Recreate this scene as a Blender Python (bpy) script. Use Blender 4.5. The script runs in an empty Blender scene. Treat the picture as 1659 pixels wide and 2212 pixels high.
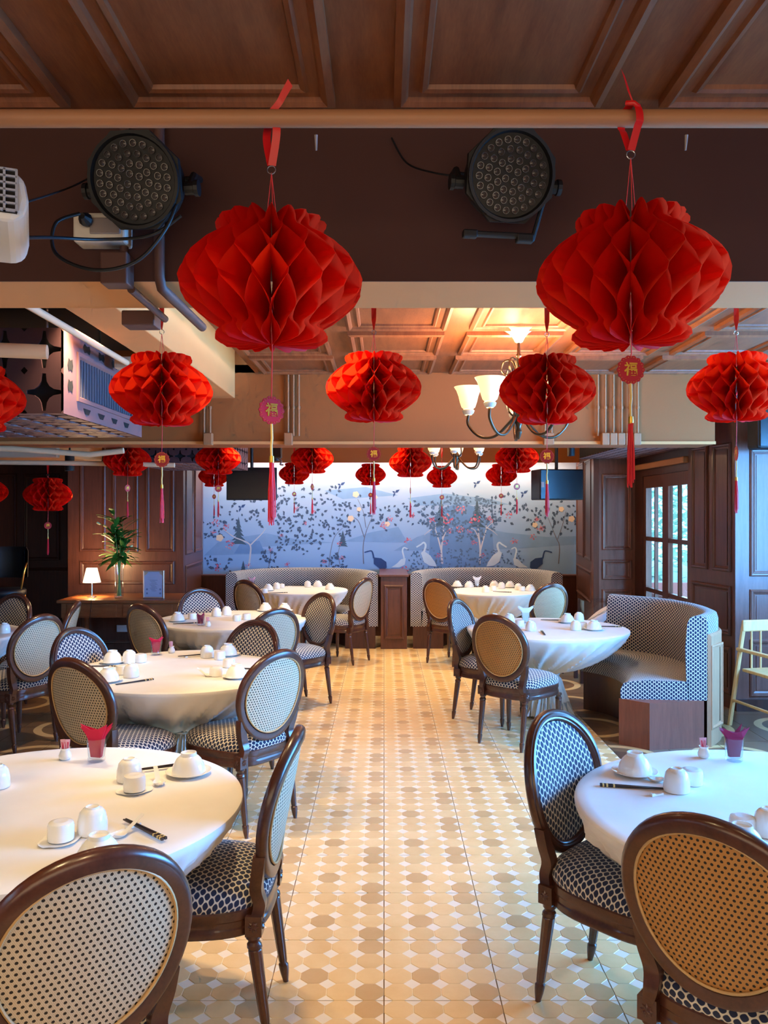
import bpy, bmesh, math, random
from mathutils import Vector, Matrix
random.seed(7)
SC = bpy.context.scene
COL = SC.collection
PI = math.pi
F = 1788.0; CX = 829.0; CY = 1106.0; H = 1.67

# ------------------------------------------------------------------ camera
cam_d = bpy.data.cameras.new('camera'); cam = bpy.data.objects.new('camera', cam_d); COL.objects.link(cam)
cam.location = (0, 0, H); cam.rotation_euler = (PI/2, 0, 0)
cam_d.sensor_fit = 'HORIZONTAL'; cam_d.sensor_width = 36; cam_d.lens = 36*F/1659
cam_d.clip_start = .05; cam_d.clip_end = 200
SC.camera = cam
# ------------------------------------------------------------------ world, exposure
w = bpy.data.worlds.new('sky'); SC.world = w; w.use_nodes = True
bg = w.node_tree.nodes['Background']; bg.inputs[0].default_value = (.36, .68, 1.0, 1); bg.inputs[1].default_value = 2.4
SC.view_settings.view_transform = 'Standard'; SC.view_settings.look = 'None'
SC.view_settings.exposure = 1.2; SC.view_settings.gamma = 1.0; SC.view_settings.use_curve_mapping = False
SC.cycles.max_bounces = 5; SC.cycles.diffuse_bounces = 3; SC.cycles.glossy_bounces = 2; SC.cycles.transmission_bounces = 3; SC.cycles.transparent_max_bounces = 8
SC.cycles.use_adaptive_sampling = True; SC.cycles.adaptive_threshold = .06; SC.cycles.adaptive_min_samples = 12
SC.cycles.sample_clamp_indirect = 6
SC.cycles.caustics_reflective = False; SC.cycles.caustics_refractive = False

def light(kind, loc, energy, color, rot=(0,0,0), name='light', **kw):
    d = bpy.data.lights.new(name, kind); d.energy = energy; d.color = color
    for k, v in kw.items(): setattr(d, k, v)
    o = bpy.data.objects.new(name, d); COL.objects.link(o); o.location = loc; o.rotation_euler = rot
    return o
WARM = (1.0, .70, .40)
# daylight through the big windows in the right-hand wall beside the camera
light('AREA', (3.95, 3.75, 1.65), 300, (.07, .38, 1.0), (0, PI/2*1.0, 0), 'daylight_window', shape='RECTANGLE', size=1.5, size_y=4.0)
# daylight through the glazed doors onto the booth
light('AREA', (3.25, 8.42, 1.25), 45, (.30, .62, 1.0), (0, PI/2, 0), 'daylight_doors', shape='RECTANGLE', size=1.6, size_y=1.3)
# added warm fill behind the camera, standing for no seen lamp
light('AREA', (-.3, -1.6, 1.9), 26, (1.0, .72, .44), (PI/2, 0, 0), 'warm_front_fill', shape='RECTANGLE', size=4.5, size_y=1.6)

# ------------------------------------------------------------------ materials
def lin(c):
    return tuple((x/12.92 if x <= .04045 else ((x+.055)/1.055)**2.4) for x in [q/255 for q in c])
MATS = {}
def nt(name):
    m = bpy.data.materials.new(name); m.use_nodes = True; MATS[name] = m
    t = m.node_tree; b = t.nodes['Principled BSDF']
    return m, t, b
class NB:
    """tiny node builder"""
    def __init__(s, t): s.t = t
    def n(s, typ, **kw):
        x = s.t.nodes.new(typ)
        for k, v in kw.items(): setattr(x, k, v)
        return x
    def set(s, sock, v):
        if isinstance(v, bpy.types.NodeSocket): s.t.links.new(v, sock)
        else: sock.default_value = v
    def m(s, op, a, b=None, c=None):
        x = s.n('ShaderNodeMath', operation=op); s.set(x.inputs[0], a)
        if b is not None: s.set(x.inputs[1], b)
        if c is not None: s.set(x.inputs[2], c)
        return x.outputs[0]
    def mix(s, f, a, b):
        x = s.n('ShaderNodeMix', data_type='RGBA'); s.set(x.inputs[0], f)
        s.set(x.inputs[6], a if isinstance(a, bpy.types.NodeSocket) else (*a[:3], 1)); s.set(x.inputs[7], b if isinstance(b, bpy.types.NodeSocket) else (*b[:3], 1))
        return x.outputs[2]
    def noise(s, vec, scale, detail=3, rough=.5):
        x = s.n('ShaderNodeTexNoise'); x.inputs['Scale'].default_value = scale; x.inputs['Detail'].default_value = detail
        x.inputs['Roughness'].default_value = rough
        if vec is not None: s.t.links.new(vec, x.inputs['Vector'])
        return x.outputs['Fac']
    def ramp(s, f, lo, hi):
        x = s.n('ShaderNodeMapRange'); s.set(x.inputs[0], f); x.inputs[1].default_value = lo; x.inputs[2].default_value = hi
        return x.outputs[0]
    def coord(s, kind='Object', scale=(1,1,1)):
        c = s.n('ShaderNodeTexCoord'); mp = s.n('ShaderNodeMapping'); mp.inputs['Scale'].default_value = scale
        s.t.links.new(c.outputs[kind], mp.inputs['Vector']); return mp.outputs[0]
    def bump(s, h, strength, dist=.002):
        x = s.n('ShaderNodeBump'); x.inputs['Strength'].default_value = strength; x.inputs['Distance'].default_value = dist
        s.t.links.new(h, x.inputs['Height']); return x.outputs[0]
def plain(name, rgb, rough=.5, metal=0, spec=.5, emit=None, es=0, var=.08, scale=6, **kw):
    m, t, b = nt(name); N = NB(t); c = lin(rgb)
    f = N.noise(N.coord('Object'), scale)
    col = N.mix(f, tuple(min(1, x*(1-var)) for x in c), tuple(min(1, x*(1+var)) for x in c))
    t.links.new(col, b.inputs['Base Color'])
    b.inputs['Roughness'].default_value = rough; b.inputs['Metallic'].default_value = metal; b.inputs['Specular IOR Level'].default_value = spec
    if emit: b.inputs['Emission Color'].default_value = (*emit, 1); b.inputs['Emission Strength'].default_value = es
    for k, v in kw.items(): b.inputs[k].default_value = v
    return m
def wood(name, dark, light_, rough=.35, scale=(1,1,1), grain=1.0, spec=.5, coat=0):
    m, t, b = nt(name); N = NB(t)
    v = N.coord('Object', tuple(s*grain for s in scale))
    f = N.m('ADD', N.m('MULTIPLY', N.noise(v, 6, 5, .6), .7), N.m('MULTIPLY', N.noise(v, 40, 2), .3))
    col = N.mix(N.ramp(f, .32, .68), lin(dark), lin(light_))
    t.links.new(col, b.inputs['Base Color']); b.inputs['Roughness'].default_value = rough
    b.inputs['Specular IOR Level'].default_value = spec; b.inputs['Coat Weight'].default_value = coat; b.inputs['Coat Roughness'].default_value = .2
    return m
wood('wood_ceiling', (116, 63, 38), (152, 90, 55), .42, (5, .7, 1))
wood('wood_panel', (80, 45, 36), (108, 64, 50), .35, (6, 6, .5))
wood('wood_lit', (112, 72, 62), (140, 94, 82), .30, (6, 6, .5))  # panel wood again, lightened in colour for daylight on the right-hand walls
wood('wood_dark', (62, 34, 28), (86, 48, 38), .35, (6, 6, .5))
wood('wood_chair', (64, 34, 26), (92, 52, 38), .28, (3, 3, 3), coat=.3)
wood('wood_console', (128, 76, 44), (160, 98, 58), .35, (1, 6, 6))
wood('wood_pale', (214, 164, 106), (234, 188, 130), .45, (6, 6, .8))
wood('wood_bench', (118, 62, 46), (142, 78, 58), .35, (6, 6, .5))
wood('wood_bench_end', (170, 118, 86), (194, 140, 104), .4, (6, 6, .5))
plain('beam_paint', (78, 46, 42), .8)
plain('soffit_paint', (220, 150, 88), .8, var=.03)
plain('tan_paint', (158, 88, 36), .8, var=.03)
plain('yellow_lit_recess', (235, 180, 60), .8)  # yellow light inside the ceiling recess is put into its colour
plain('dark_ceiling', (60, 46, 42), .9)
plain('pipe_cream', (218, 182, 146), .6)
plain('pipe_brown', (96, 64, 58), .6)
plain('conduit_tan', (172, 112, 70), .6)
plain('rail_pipe', (176, 126, 92), .5)
plain('black_metal', (12, 13, 18), .55)
plain('black_plastic', (12, 14, 20), .5)
plain('screen_black', (6, 9, 18), .25)
plain('white_plastic', (232, 228, 220), .45)
plain('grey_plastic', (150, 140, 140), .5)
plain('lens_glass', (74, 70, 74), .12)
plain('steel', (190, 190, 195), .25, 1.0)
plain('bronze', (92, 74, 58), .32, .9)
plain('bronze_pale', (226, 214, 196), .4)
plain('gold', (222, 178, 70), .35, .6)
plain('gold_thread', (236, 206, 130), .6)
plain('red_ribbon', (214, 14, 18), .4)
plain('red_cord', (222, 60, 60), .6)
plain('red_tassel', (222, 30, 52), .6)
plain('disc_red', (176, 10, 44), .5)
plain('porcelain', (246, 243, 236), .12, var=.01)
plain('pink_print', (226, 60, 80), .5)
plain('napkin_red', (216, 26, 70), .8)
plain('napkin_white', (240, 240, 245), .8)
plain('napkin_pink', (240, 180, 190), .8)
plain('napkin_plum', (150, 20, 66), .8); plain('print_grey', (120, 128, 160), .7); plain('print_tan', (196, 168, 140), .7)
plain('tissue', (244, 242, 238), .8)
plain('chopstick_dark', (44, 34, 34), .3)
plain('fret_mauve', (128, 92, 92), .5)
plain('fret_dark', (74, 46, 50), .5)
plain('cavity', (14, 10, 14), .9)
plain('grout', (150, 116, 84), .9)
plain('tile_diamond', (242, 224, 196), .3, var=.03)
plain('leaf_green', (52, 118, 40), .45, var=.3, scale=20)
plain('stem_green', (110, 150, 70), .45)
plain('petal_cream', (232, 226, 160), .5)
plain('paper_blue', (176, 186, 214), .6)
plain('frame_champagne', (220, 186, 160), .35, .5)
plain('brass', (210, 160, 80), .3, .9)
plain('terrace', (200, 205, 205), .8)
plain('hedge_leaf', (170, 205, 185), .7, var=.25, scale=3)
plain('planter_red', (170, 74, 66), .7)
plain('switch_white', (225, 225, 225), .5)
plain('cloth_fold_white', (240, 240, 244), .9)
plain('outer_wall', (190, 160, 130), .8)

# fabrics ---------------------------------------------------------------
def fabric():
    m, t, b = nt('fabric_dots'); N = NB(t)
    uv = N.n('ShaderNodeTexCoord').outputs['UV']; sp = N.n('ShaderNodeSeparateXYZ'); t.links.new(uv, sp.inputs[0])
    px, py, a, bb = .0335, .0275, .0090, .0112
    def cell(off):
        x = N.m('ADD', N.m('DIVIDE', sp.outputs[0], px), off); y = N.m('ADD', N.m('DIVIDE', sp.outputs[1], py), off)
        dx = N.m('ABSOLUTE', N.m('SUBTRACT', N.m('FRACT', x), .5)); dy = N.m('ABSOLUTE', N.m('SUBTRACT', N.m('FRACT', y), .5))
        return N.m('ADD', N.m('POWER', N.m('MULTIPLY', dx, px/a), 1.7), N.m('POWER', N.m('MULTIPLY', dy, py/bb), 1.5))
    d = N.m('MINIMUM', cell(0.0), cell(.5))
    f = N.ramp(d, .92, 1.12)
    wv = N.noise(N.coord('UV', (900, 900, 1)), 1.0, 1)
    col = N.mix(f, lin((24, 34, 66)), lin((222, 212, 194)))
    t.links.new(col, b.inputs['Base Color']); b.inputs['Roughness'].default_value = .85; b.inputs['Sheen Weight'].default_value = .2
    t.links.new(N.bump(wv, .25, .001), b.inputs['Normal'])
fabric()
def cane(name, rgb, rgb2):
    m, t, b = nt(name); N = NB(t)
    uv = N.n('ShaderNodeTexCoord').outputs['UV']; sp = N.n('ShaderNodeSeparateXYZ'); t.links.new(uv, sp.inputs[0])
    px, py = .0152, .0262
    def cell(off):
        x = N.m('ADD', N.m('DIVIDE', sp.outputs[0], px), off); y = N.m('ADD', N.m('DIVIDE', sp.outputs[1], py), off)
        dx = N.m('MULTIPLY', N.m('SUBTRACT', N.m('FRACT', x), .5), px); dy = N.m('MULTIPLY', N.m('SUBTRACT', N.m('FRACT', y), .5), py)
        return N.m('SQRT', N.m('ADD', N.m('MULTIPLY', dx, dx), N.m('MULTIPLY', dy, dy)))
    d = N.m('MINIMUM', cell(0.0), cell(.5))
    f = N.ramp(d, .0033, .0041)
    str_ = N.m('SINE', N.m('MULTIPLY', sp.outputs[0], 6.2832/.0019))
    diag = N.m('SINE', N.m('MULTIPLY', N.m('ADD', sp.outputs[0], N.m('MULTIPLY', sp.outputs[1], .58)), 6.2832/.0038))
    lines = N.m('MULTIPLY', N.m('ADD', N.m('MULTIPLY', N.m('ADD', str_, diag), .25), .5), 1.0)
    c1 = N.mix(lines, lin(rgb2), lin(rgb))
    col = N.mix(f, (.012, .008, .006), c1)
    t.links.new(col, b.inputs['Base Color']); b.inputs['Roughness'].default_value = .55
    hgt = N.m('ADD', N.m('MULTIPLY', f, 1.0), N.m('MULTIPLY', lines, .4))
    t.links.new(N.bump(hgt, .5, .001), b.inputs['Normal'])
cane('cane_cream', (226, 208, 178), (190, 168, 134))
cane('cane_amber', (206, 150, 84), (166, 112, 56))
def linen():
    m, t, b = nt('linen'); N = NB(t)
    wv = N.noise(N.coord('Object', (500, 500, 500)), 1.0, 1); soft = N.noise(N.coord('Object'), 7, 3)
    t.links.new(N.mix(soft, lin((232, 226, 218)), lin((244, 240, 234))), b.inputs['Base Color'])
    b.inputs['Roughness'].default_value = .8; b.inputs['Sheen Weight'].default_value = .15
    t.links.new(N.bump(N.m('ADD', N.m('MULTIPLY', wv, .15), soft), .25, .006), b.inputs['Normal'])
linen()
def paper():
    m, t, b = nt('lantern_paper'); N = NB(t)
    out = [n for n in t.nodes if n.type == 'OUTPUT_MATERIAL'][0]
    df = N.n('ShaderNodeBsdfDiffuse'); df.inputs[0].default_value = (.78, .005, .004, 1)
    tr = N.n('ShaderNodeBsdfTranslucent'); tr.inputs[0].default_value = (1.0, .045, .012, 1)
    gl = N.n('ShaderNodeBsdfGlossy'); gl.inputs[0].default_value = (1, .3, .3, 1); gl.inputs[1].default_value = .5
    mx = N.n('ShaderNodeMixShader'); mx.inputs[0].default_value = .55
    t.links.new(df.outputs[0], mx.inputs[1]); t.links.new(tr.outputs[0], mx.inputs[2])
    m2 = N.n('ShaderNodeMixShader'); m2.inputs[0].default_value = .03
    t.links.new(mx.outputs[0], m2.inputs[1]); t.links.new(gl.outputs[0], m2.inputs[2])
    t.links.new(m2.outputs[0], out.inputs[0])
paper()
def glassy(name, tint, gloss=.12, rough=.02):
    m, t, b = nt(name); N = NB(t)
    out = [n for n in t.nodes if n.type == 'OUTPUT_MATERIAL'][0]
    tp = N.n('ShaderNodeBsdfTransparent'); tp.inputs[0].default_value = (*tint, 1)
    gl = N.n('ShaderNodeBsdfGlossy'); gl.inputs[1].default_value = rough
    ge = N.n('ShaderNodeNewGeometry'); dp = N.n('ShaderNodeVectorMath', operation='DOT_PRODUCT')
    t.links.new(ge.outputs['Incoming'], dp.inputs[0]); t.links.new(ge.outputs['Normal'], dp.inputs[1])
    fac = N.m('POWER', N.m('SUBTRACT', 1.0, N.m('ABSOLUTE', dp.outputs['Value'])), 4.0)
    mx = N.n('ShaderNodeMixShader'); t.links.new(N.m('ADD', N.m('MULTIPLY', fac, .6), gloss*.3), mx.inputs[0])
    t.links.new(tp.outputs[0], mx.inputs[1]); t.links.new(gl.outputs[0], mx.inputs[2]); t.links.new(mx.outputs[0], out.inputs[0])
glassy('window_glass', (.86, .95, .97)); glassy('tumbler_glass', (.93, .95, .96), .2); glassy('acrylic', (.93, .9, .9), .15)
def tile(name, a, bb, sc=5):
    m, t, b = nt(name); N = NB(t)
    g = N.n('ShaderNodeNewGeometry').outputs['Position']; rnd = N.n('ShaderNodeObjectInfo').outputs['Random']
    f = N.noise(g, sc, 5, .65); f2 = N.noise(g, .9, 2)
    t.links.new(N.mix(N.ramp(N.m('ADD', N.m('MULTIPLY', f, .7), N.m('MULTIPLY', f2, .3)), .35, .66), lin(a), lin(bb)), b.inputs['Base Color'])
    b.inputs['Roughness'].default_value = .28
tile('tile_light', (228, 187, 126), (242, 206, 150)); tile('tile_mid', (220, 178, 119), (231, 194, 138)); tile('tile_dark', (200, 160, 108), (214, 176, 124))
def side_tile():
    m, t, b = nt('tile_encaustic'); N = NB(t)
    g = N.n('ShaderNodeNewGeometry').outputs['Position']; sp = N.n('ShaderNodeSeparateXYZ'); t.links.new(g, sp.inputs[0])
    def pp(s): return N.m('SUBTRACT', N.m('PINGPONG', s, .4), .0)
    x, y = pp(sp.outputs[0]), pp(N.m('SUBTRACT', sp.outputs[1], .031))
    r = N.m('SQRT', N.m('ADD', N.m('MULTIPLY', x, x), N.m('MULTIPLY', y, y)))
    ring = N.m('LESS_THAN', N.m('ABSOLUTE', N.m('SUBTRACT', r, .27)), .03)
    inner = N.m('LESS_THAN', r, .15)
    c = N.mix(ring, lin((120, 88, 62)), lin((206, 170, 118))); c = N.mix(inner, c, lin((92, 66, 50)))
    t.links.new(c, b.inputs['Base Color']); b.inputs['Roughness'].default_value = .3
side_tile()
def mural_mat():
    m, t, b = nt('mural_ground'); N = NB(t)
    sp = N.n('ShaderNodeSeparateXYZ'); t.links.new(N.n('ShaderNodeNewGeometry').outputs['Position'], sp.inputs[0])
    f = N.ramp(sp.outputs[2], .8, 2.3); c = N.mix(f, lin((138, 182, 228)), lin((176, 194, 224)))
    mist = N.noise(N.coord('Object', (.8, 1, 3)), 2.5, 3)
    c = N.mix(N.m('MULTIPLY', N.ramp(mist, .4, .7), .45), c, lin((146, 186, 226)))
    t.links.new(c, b.inputs['Base Color']); b.inputs['Roughness'].default_value = .7
mural_mat()
for k, c in dict(m_hill=(130, 168, 212), m_hill2=(108, 150, 202), m_leaf=(70, 92, 122), m_leaf2=(90, 120, 154), m_branch=(204, 206, 214), m_branch2=(112, 112, 128), m_pink=(206, 96, 122),
                 m_pink2=(222, 150, 160), m_cream=(232, 210, 184), m_crane=(205, 228, 244), m_heron=(44, 74, 128), m_pine=(70, 96, 118)).items():
    plain(k, c, .7, var=.12, scale=9)
def shade_mat(name, col, s):
    m, t, b = nt(name); b.inputs['Base Color'].default_value = (.80, .66, .45, 1); b.inputs['Roughness'].default_value = .4
    b.inputs['Emission Color'].default_value = (*col, 1); b.inputs['Emission Strength'].default_value = s
shade_mat('lit_shade', (1.0, .62, .24), .75); shade_mat('lamp_shade_lit', (1.0, .78, .5), 1.3); shade_mat('led_warm', (1.0, .8, .55), 6.0)
shade_mat('downlight_lens', (1, .86, .66), 9.0)

# ------------------------------------------------------------------ mesh helpers
def V(*a): return Vector(a)
class MB:
    def __init__(s): s.v = []; s.f = []; s.uv = []; s.mi = []
    def add(s, vs, fs, uvs=None, m=0):
        o = len(s.v); s.v += [tuple(p) for p in vs]; s.uv += (uvs if uvs else [(p[0], p[1]) for p in vs])
        s.f += [tuple(i+o for i in f) for f in fs]; s.mi += [m]*len(fs); return s
    def box(s, x0, x1, y0, y1, z0, z1, m=0):
        vs = [(x, y, z) for z in (z0, z1) for y in (y0, y1) for x in (x0, x1)]
        return s.add(vs, [(0,2,3,1), (4,5,7,6), (0,1,5,4), (2,6,7,3), (0,4,6,2), (1,3,7,5)], None, m)
    def obox(s, O, u, v, n, w0, w1, h0, h1, d0, d1, m=0):
        vs = [O+u*a+v*b+n*c for c in (d0, d1) for b in (h0, h1) for a in (w0, w1)]
        return s.add(vs, [(0,2,3,1), (4,5,7,6), (0,1,5,4), (2,6,7,3), (0,4,6,2), (1,3,7,5)], None, m)
    def skin(s, rings, closed=True, cap0=False, cap1=False, uvs=None, m=0):
        n = len(rings[0]); vs = [p for r in rings for p in r]; fs = []
        for i in range(len(rings)-1):
            for j in range(n if closed else n-1):
                k = (j+1) % n; fs.append((i*n+j, i*n+k, (i+1)*n+k, (i+1)*n+j))
        if cap0: fs.append(tuple(reversed(range(n))))
        if cap1: fs.append(tuple((len(rings)-1)*n+j for j in range(n)))
        return s.add(vs, fs, uvs, m)
    def lathe(s, prof, n=24, c=(0,0,0), m=0, cap0=False, cap1=False, axis=None):
        rings = []
        A = None
        if axis is not None:
            A = Vector((0,0,1)).rotation_difference(Vector(axis)).to_matrix()
        for r, z in prof:
            ring = []
            for j in range(n):
                a = 2*PI*j/n; p = Vector((r*math.cos(a), r*math.sin(a), z))
                if A: p = A @ p
                ring.append((p[0]+c[0], p[1]+c[1], p[2]+c[2]))
            rings.append(ring)
        return s.skin(rings, True, cap0, cap1, None, m)
    def tube(s, path, r, n=8, m=0, cap=True, closed=False):
        P = [Vector(p) for p in path]; k = len(P); rings = []; prev = None
        for i in range(k):
            if closed: t = (P[(i+1) % k]-P[i-1])
            else: t = P[min(i+1, k-1)]-P[max(i-1, 0)]
            t.normalize()
            if prev is None:
                a = Vector((0,0,1)) if abs(t.z) < .9 else Vector((1,0,0)); u = t.cross(a).normalized()
            else:
                u = (prev-t*prev.dot(t)).normalized()
            prev = u; v = t.cross(u); rr = r[i] if isinstance(r, (list, tuple)) else r
            rings.append([P[i]+u*rr*math.cos(2*PI*j/n)+v*rr*math.sin(2*PI*j/n) for j in range(n)])
        if closed: rings.append(rings[0])
        return s.skin(rings, True, cap and not closed, cap and not closed, None, m)
    def sweep(s, path, frames, sec, closed=True, m=0, cap=False):
        rings = [[Vector(p)+fr[0]*a+fr[1]*b for a, b in sec] for p, fr in zip(path, frames)]
        if closed: rings.append(rings[0])
        return s.skin(rings, True, cap, cap, None, m)
    def poly(s, pts, m=0): return s.add(pts, [tuple(range(len(pts)))], None, m)
    def prism(s, pts, z0, z1, m=0):
        n = len(pts); return s.skin([[(p[0], p[1], z0) for p in pts], [(p[0], p[1], z1) for p in pts]], True, True, True, None, m)
    def build(s, name, mats, parent=None, smooth=None, bevel=0):
        me = bpy.data.meshes.new(name); me.from_pydata(s.v, [], s.f)
        uvl = me.uv_layers.new(name='UVMap'); li = [0]*len(me.loops); me.loops.foreach_get('vertex_index', li)
        flat = []
        for i in li: flat += [s.uv[i][0], s.uv[i][1]]
        uvl.data.foreach_set('uv', flat)
        for mm in ([mats] if isinstance(mats, str) else mats): me.materials.append(MATS[mm])
        if any(s.mi): me.polygons.foreach_set('material_index', s.mi)
        bm = bmesh.new(); bm.from_mesh(me); bmesh.ops.recalc_face_normals(bm, faces=bm.faces); bm.to_mesh(me); bm.free()
        if smooth is not None:
            me.polygons.foreach_set('use_smooth', [True]*len(me.polygons)); me.set_sharp_from_angle(angle=math.radians(smooth))
        me.update()
        o = bpy.data.objects.new(name, me); COL.objects.link(o)
        if parent is not None: o.parent = parent
        if bevel:
            md = o.modifiers.new('edge', 'BEVEL'); md.width = bevel; md.segments = 2; md.limit_method = 'ANGLE'
        return o
def tag(o, label=None, cat=None, group=None, kind=None):
    if label: o['label'] = label
    if cat: o['category'] = cat
    if group: o['group'] = group
    if kind: o['kind'] = kind
    return o
def thing(name, label, cat, loc=(0,0,0), rz=0, group=None):
    o = bpy.data.objects.new(name, None); COL.objects.link(o); o.location = loc; o.rotation_euler = (0, 0, rz); o.empty_display_size = .1
    return tag(o, label, cat, group)
def struct(name, mb, mats, label=None, parent=None, **k):
    o = mb.build(name, mats, parent, **k)
    if parent is None: tag(o, label, None, None, 'structure')
    return o
KIDS = {}
def kids(o): return [c for c in bpy.data.objects if c.parent == o]
def dup(o, loc=None, rz=None, label=None, group=None, parent=None, ch=None):
    c = o.copy(); COL.objects.link(c)
    if parent is not None: c.parent = parent
    if loc is not None: c.location = loc
    if rz is not None: c.rotation_euler = (0, 0, rz)
    if label: c['label'] = label
    if group: c['group'] = group
    if o.name not in KIDS: KIDS[o.name] = kids(o)
    for k in KIDS[o.name]: dup(k, parent=c)
    return c
def P(px, py, z=None, d=None):
    """a point of the place seen at a pixel, at height z or at depth d"""
    if d is None: d = (H-z)*F/(py-CY)
    return Vector(((px-CX)*d/F, d, H-(py-CY)*d/F))
def catmull(pts, n):
    pts = [Vector(p) for p in pts]; out = []
    for i in range(len(pts)-1):
        p0 = pts[max(i-1, 0)]; p1 = pts[i]; p2 = pts[i+1]; p3 = pts[min(i+2, len(pts)-1)]
        for k in range(n):
            t = k/n; out.append(.5*((2*p1)+(p2-p0)*t+(2*p0-5*p1+4*p2-p3)*t*t+(3*p1-p0-3*p2+p3)*t**3))
    out.append(pts[-1]); return out
def moulding(O, u, v, n, x0, x1, y0, y1, prof):
    """picture-frame moulding: nested rectangles given as (inset, rise)"""
    mb = MB(); rings = []
    for ins, h in prof:
        rings.append([O+u*a+v*b+n*h for a, b in ((x0+ins, y0+ins), (x1-ins, y0+ins), (x1-ins, y1-ins), (x0+ins, y1-ins))])
    return mb.skin(rings)
# ================================================================== the setting
ZC = 2.73; T = .4; Y0 = .031
X_, Y_, Z_ = V(1,0,0), V(0,1,0), V(0,0,1)
# ---- floor: 40 cm mosaic tiles, each with 16 octagons
fl = MB().box(-5.8, 4.2, -2, 13, -.06, -.006); floor = struct('floor', fl, 'grout', 'beige mosaic tile floor running down the aisle')
PAT = [[0,1,0,2], [0,0,0,1], [0,2,0,0], [0,1,0,2]]      # far row first
def octagon_pts(s=.0492, c=.029):
    return [(-s+c, -s), (s-c, -s), (s, -s+c), (s, s-c), (s-c, s), (-s+c, s), (-s, s-c), (-s, -s+c)]
def octagon(mb, cx, cy, m=0):
    o = octagon_pts(); i = octagon_pts(.0480, .0285)
    mb.skin([[(cx+a, cy+b, -.0012) for a, b in o], [(cx+a, cy+b, 0) for a, b in i]], True, False, True, None, m)
oct_me = []
for k, mn in enumerate(('tile_light', 'tile_mid', 'tile_dark')):
    mb = MB(); octagon(mb, 0, 0); o = mb.build('octagon', mn); oct_me.append(o.data); bpy.data.objects.remove(o)
def slab(mb, x=0, y=0, m=0, hw=.1978): mb.box(x-hw, x+hw, y-hw, y+hw, -.0055, -.0011, m)
def full_tile(mb, x=0, y=0):
    slab(mb, x, y, 0)
    for r in range(4):
        for c in range(4): octagon(mb, x-.15+c*.1, y+.15-r*.1, 1+PAT[r][c])
TM = ['tile_diamond', 'tile_light', 'tile_mid', 'tile_dark']
mb = MB(); full_tile(mb); o = mb.build('tile', TM); full_me = o.data; bpy.data.objects.remove(o)
mb = MB(); slab(mb); o = mb.build('tile', 'tile_diamond'); slab_me = o.data; bpy.data.objects.remove(o)
mb = MB(); mb.box(-.1978, .1978, -.1978, .1978, -.0055, 0); o = mb.build('tile', 'tile_encaustic'); side_me = o.data; bpy.data.objects.remove(o)
def place(me, name, parent, loc):
    o = bpy.data.objects.new(name, me); COL.objects.link(o); o.parent = parent; o.location = loc; return o
cells = []
for i in range(-14, 10):
    for j in range(2, 31):
        x = (i+.5)*T; y = Y0+(j+.5)*T
        if y > 11.3 or x > 3.7: continue
        inview = abs(x) < .464*y+.2 and (H/(y-.2)*F+CY) > CY and y > 1.25
        cells.append((0 if inview else 1, y, x))
cells.sort()
far_mb = MB(); side_far = MB(); n_t = 0; n_o = 0
# the octagons that show largest: the open aisle near the camera
near = set()
for c in sorted([c for c in cells if c[0] == 0], key=lambda c: (c[1] if -.75 < c[2] < .75 else 99)):
    if len(near) < 18 and -.75 < c[2] < .75: near.add((c[1], c[2]))
for vis, y, x in cells:
    side = x < -2.0 or (x > 1.6 and y > 3.5)
    if vis == 0 and n_t < 300:
        n_t += 1
        if side: place(side_me, 'tile', floor, (x, y, 0))
        elif (y, x) in near:
            t = place(slab_me, 'tile', floor, (x, y, 0))
            for r in range(4):
                for c in range(4): place(oct_me[PAT[r][c]], 'octagon', t, (-.15+c*.1, .15-r*.1, 0))
        else: place(full_me, 'tile', floor, (x, y, 0))
    elif side: side_far.box(x-.1978, x+.1978, y-.1978, y+.1978, -.0055, 0)
    else: full_tile(far_mb, x, y)
tag(far_mb.build('distant_tiles', TM, floor), kind='stuff'); tag(side_far.build('distant_patterned_tiles', 'tile_encaustic', floor), kind='stuff')

# ---- ceilings
PROF = [(0, 0), (0, .022), (.018, .030), (.030, .022), (.036, .012), (.062, .012), (.070, .020), (.082, .016), (.088, .0)]
def coffers(ceil, x0, y0, nx, ny, px, py, rail, z):
    for i in range(nx):
        for j in range(ny):
            a = x0+i*px+rail/2; b = y0+j*py+rail/2
            moulding(V(0,0,z), X_, Y_, -Z_, a, a+px-rail, b, b+py-rail, PROF).build('coffer_moulding', 'wood_ceiling', ceil)
            MB().box(a+.085, a+px-rail-.085, b+.085, b+py-rail-.085, z-.006, z).build('coffer_panel', 'wood_ceiling', ceil)
c1 = struct('ceiling', MB().box(-4.2, 3.8, -2, 2.21, ZC, ZC+.06), 'wood_ceiling', 'brown timber coffered ceiling above the camera')
coffers(c1, -3.45, .02, 10, 3, .68, .727, .15, ZC)
c2 = struct('ceiling', MB().box(-.98, 3.6, 2.5, 6.3, ZC, ZC+.06), 'wood_ceiling', 'coffered timber ceiling around the first chandelier')
coffers(c2, -.98, 2.56, 6, 5, .70, .745, .13, ZC)
struct('ceiling', MB().box(-5.8, -.98, 2.5, 6.3, 2.95, 3.0), 'yellow_lit_recess', 'recess above the left soffit with its yellow light painted on')
struct('ceiling', MB().box(-5.8, -1.45, 2.5, 6.3, 2.90, 2.94), 'dark_ceiling', 'dark open ceiling over the side room')
struct('ceiling', MB().box(-5.8, 3.2, 6.3, 11.6, ZC, ZC+.06), 'tan_paint', 'painted ceiling behind the second beam')
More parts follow.
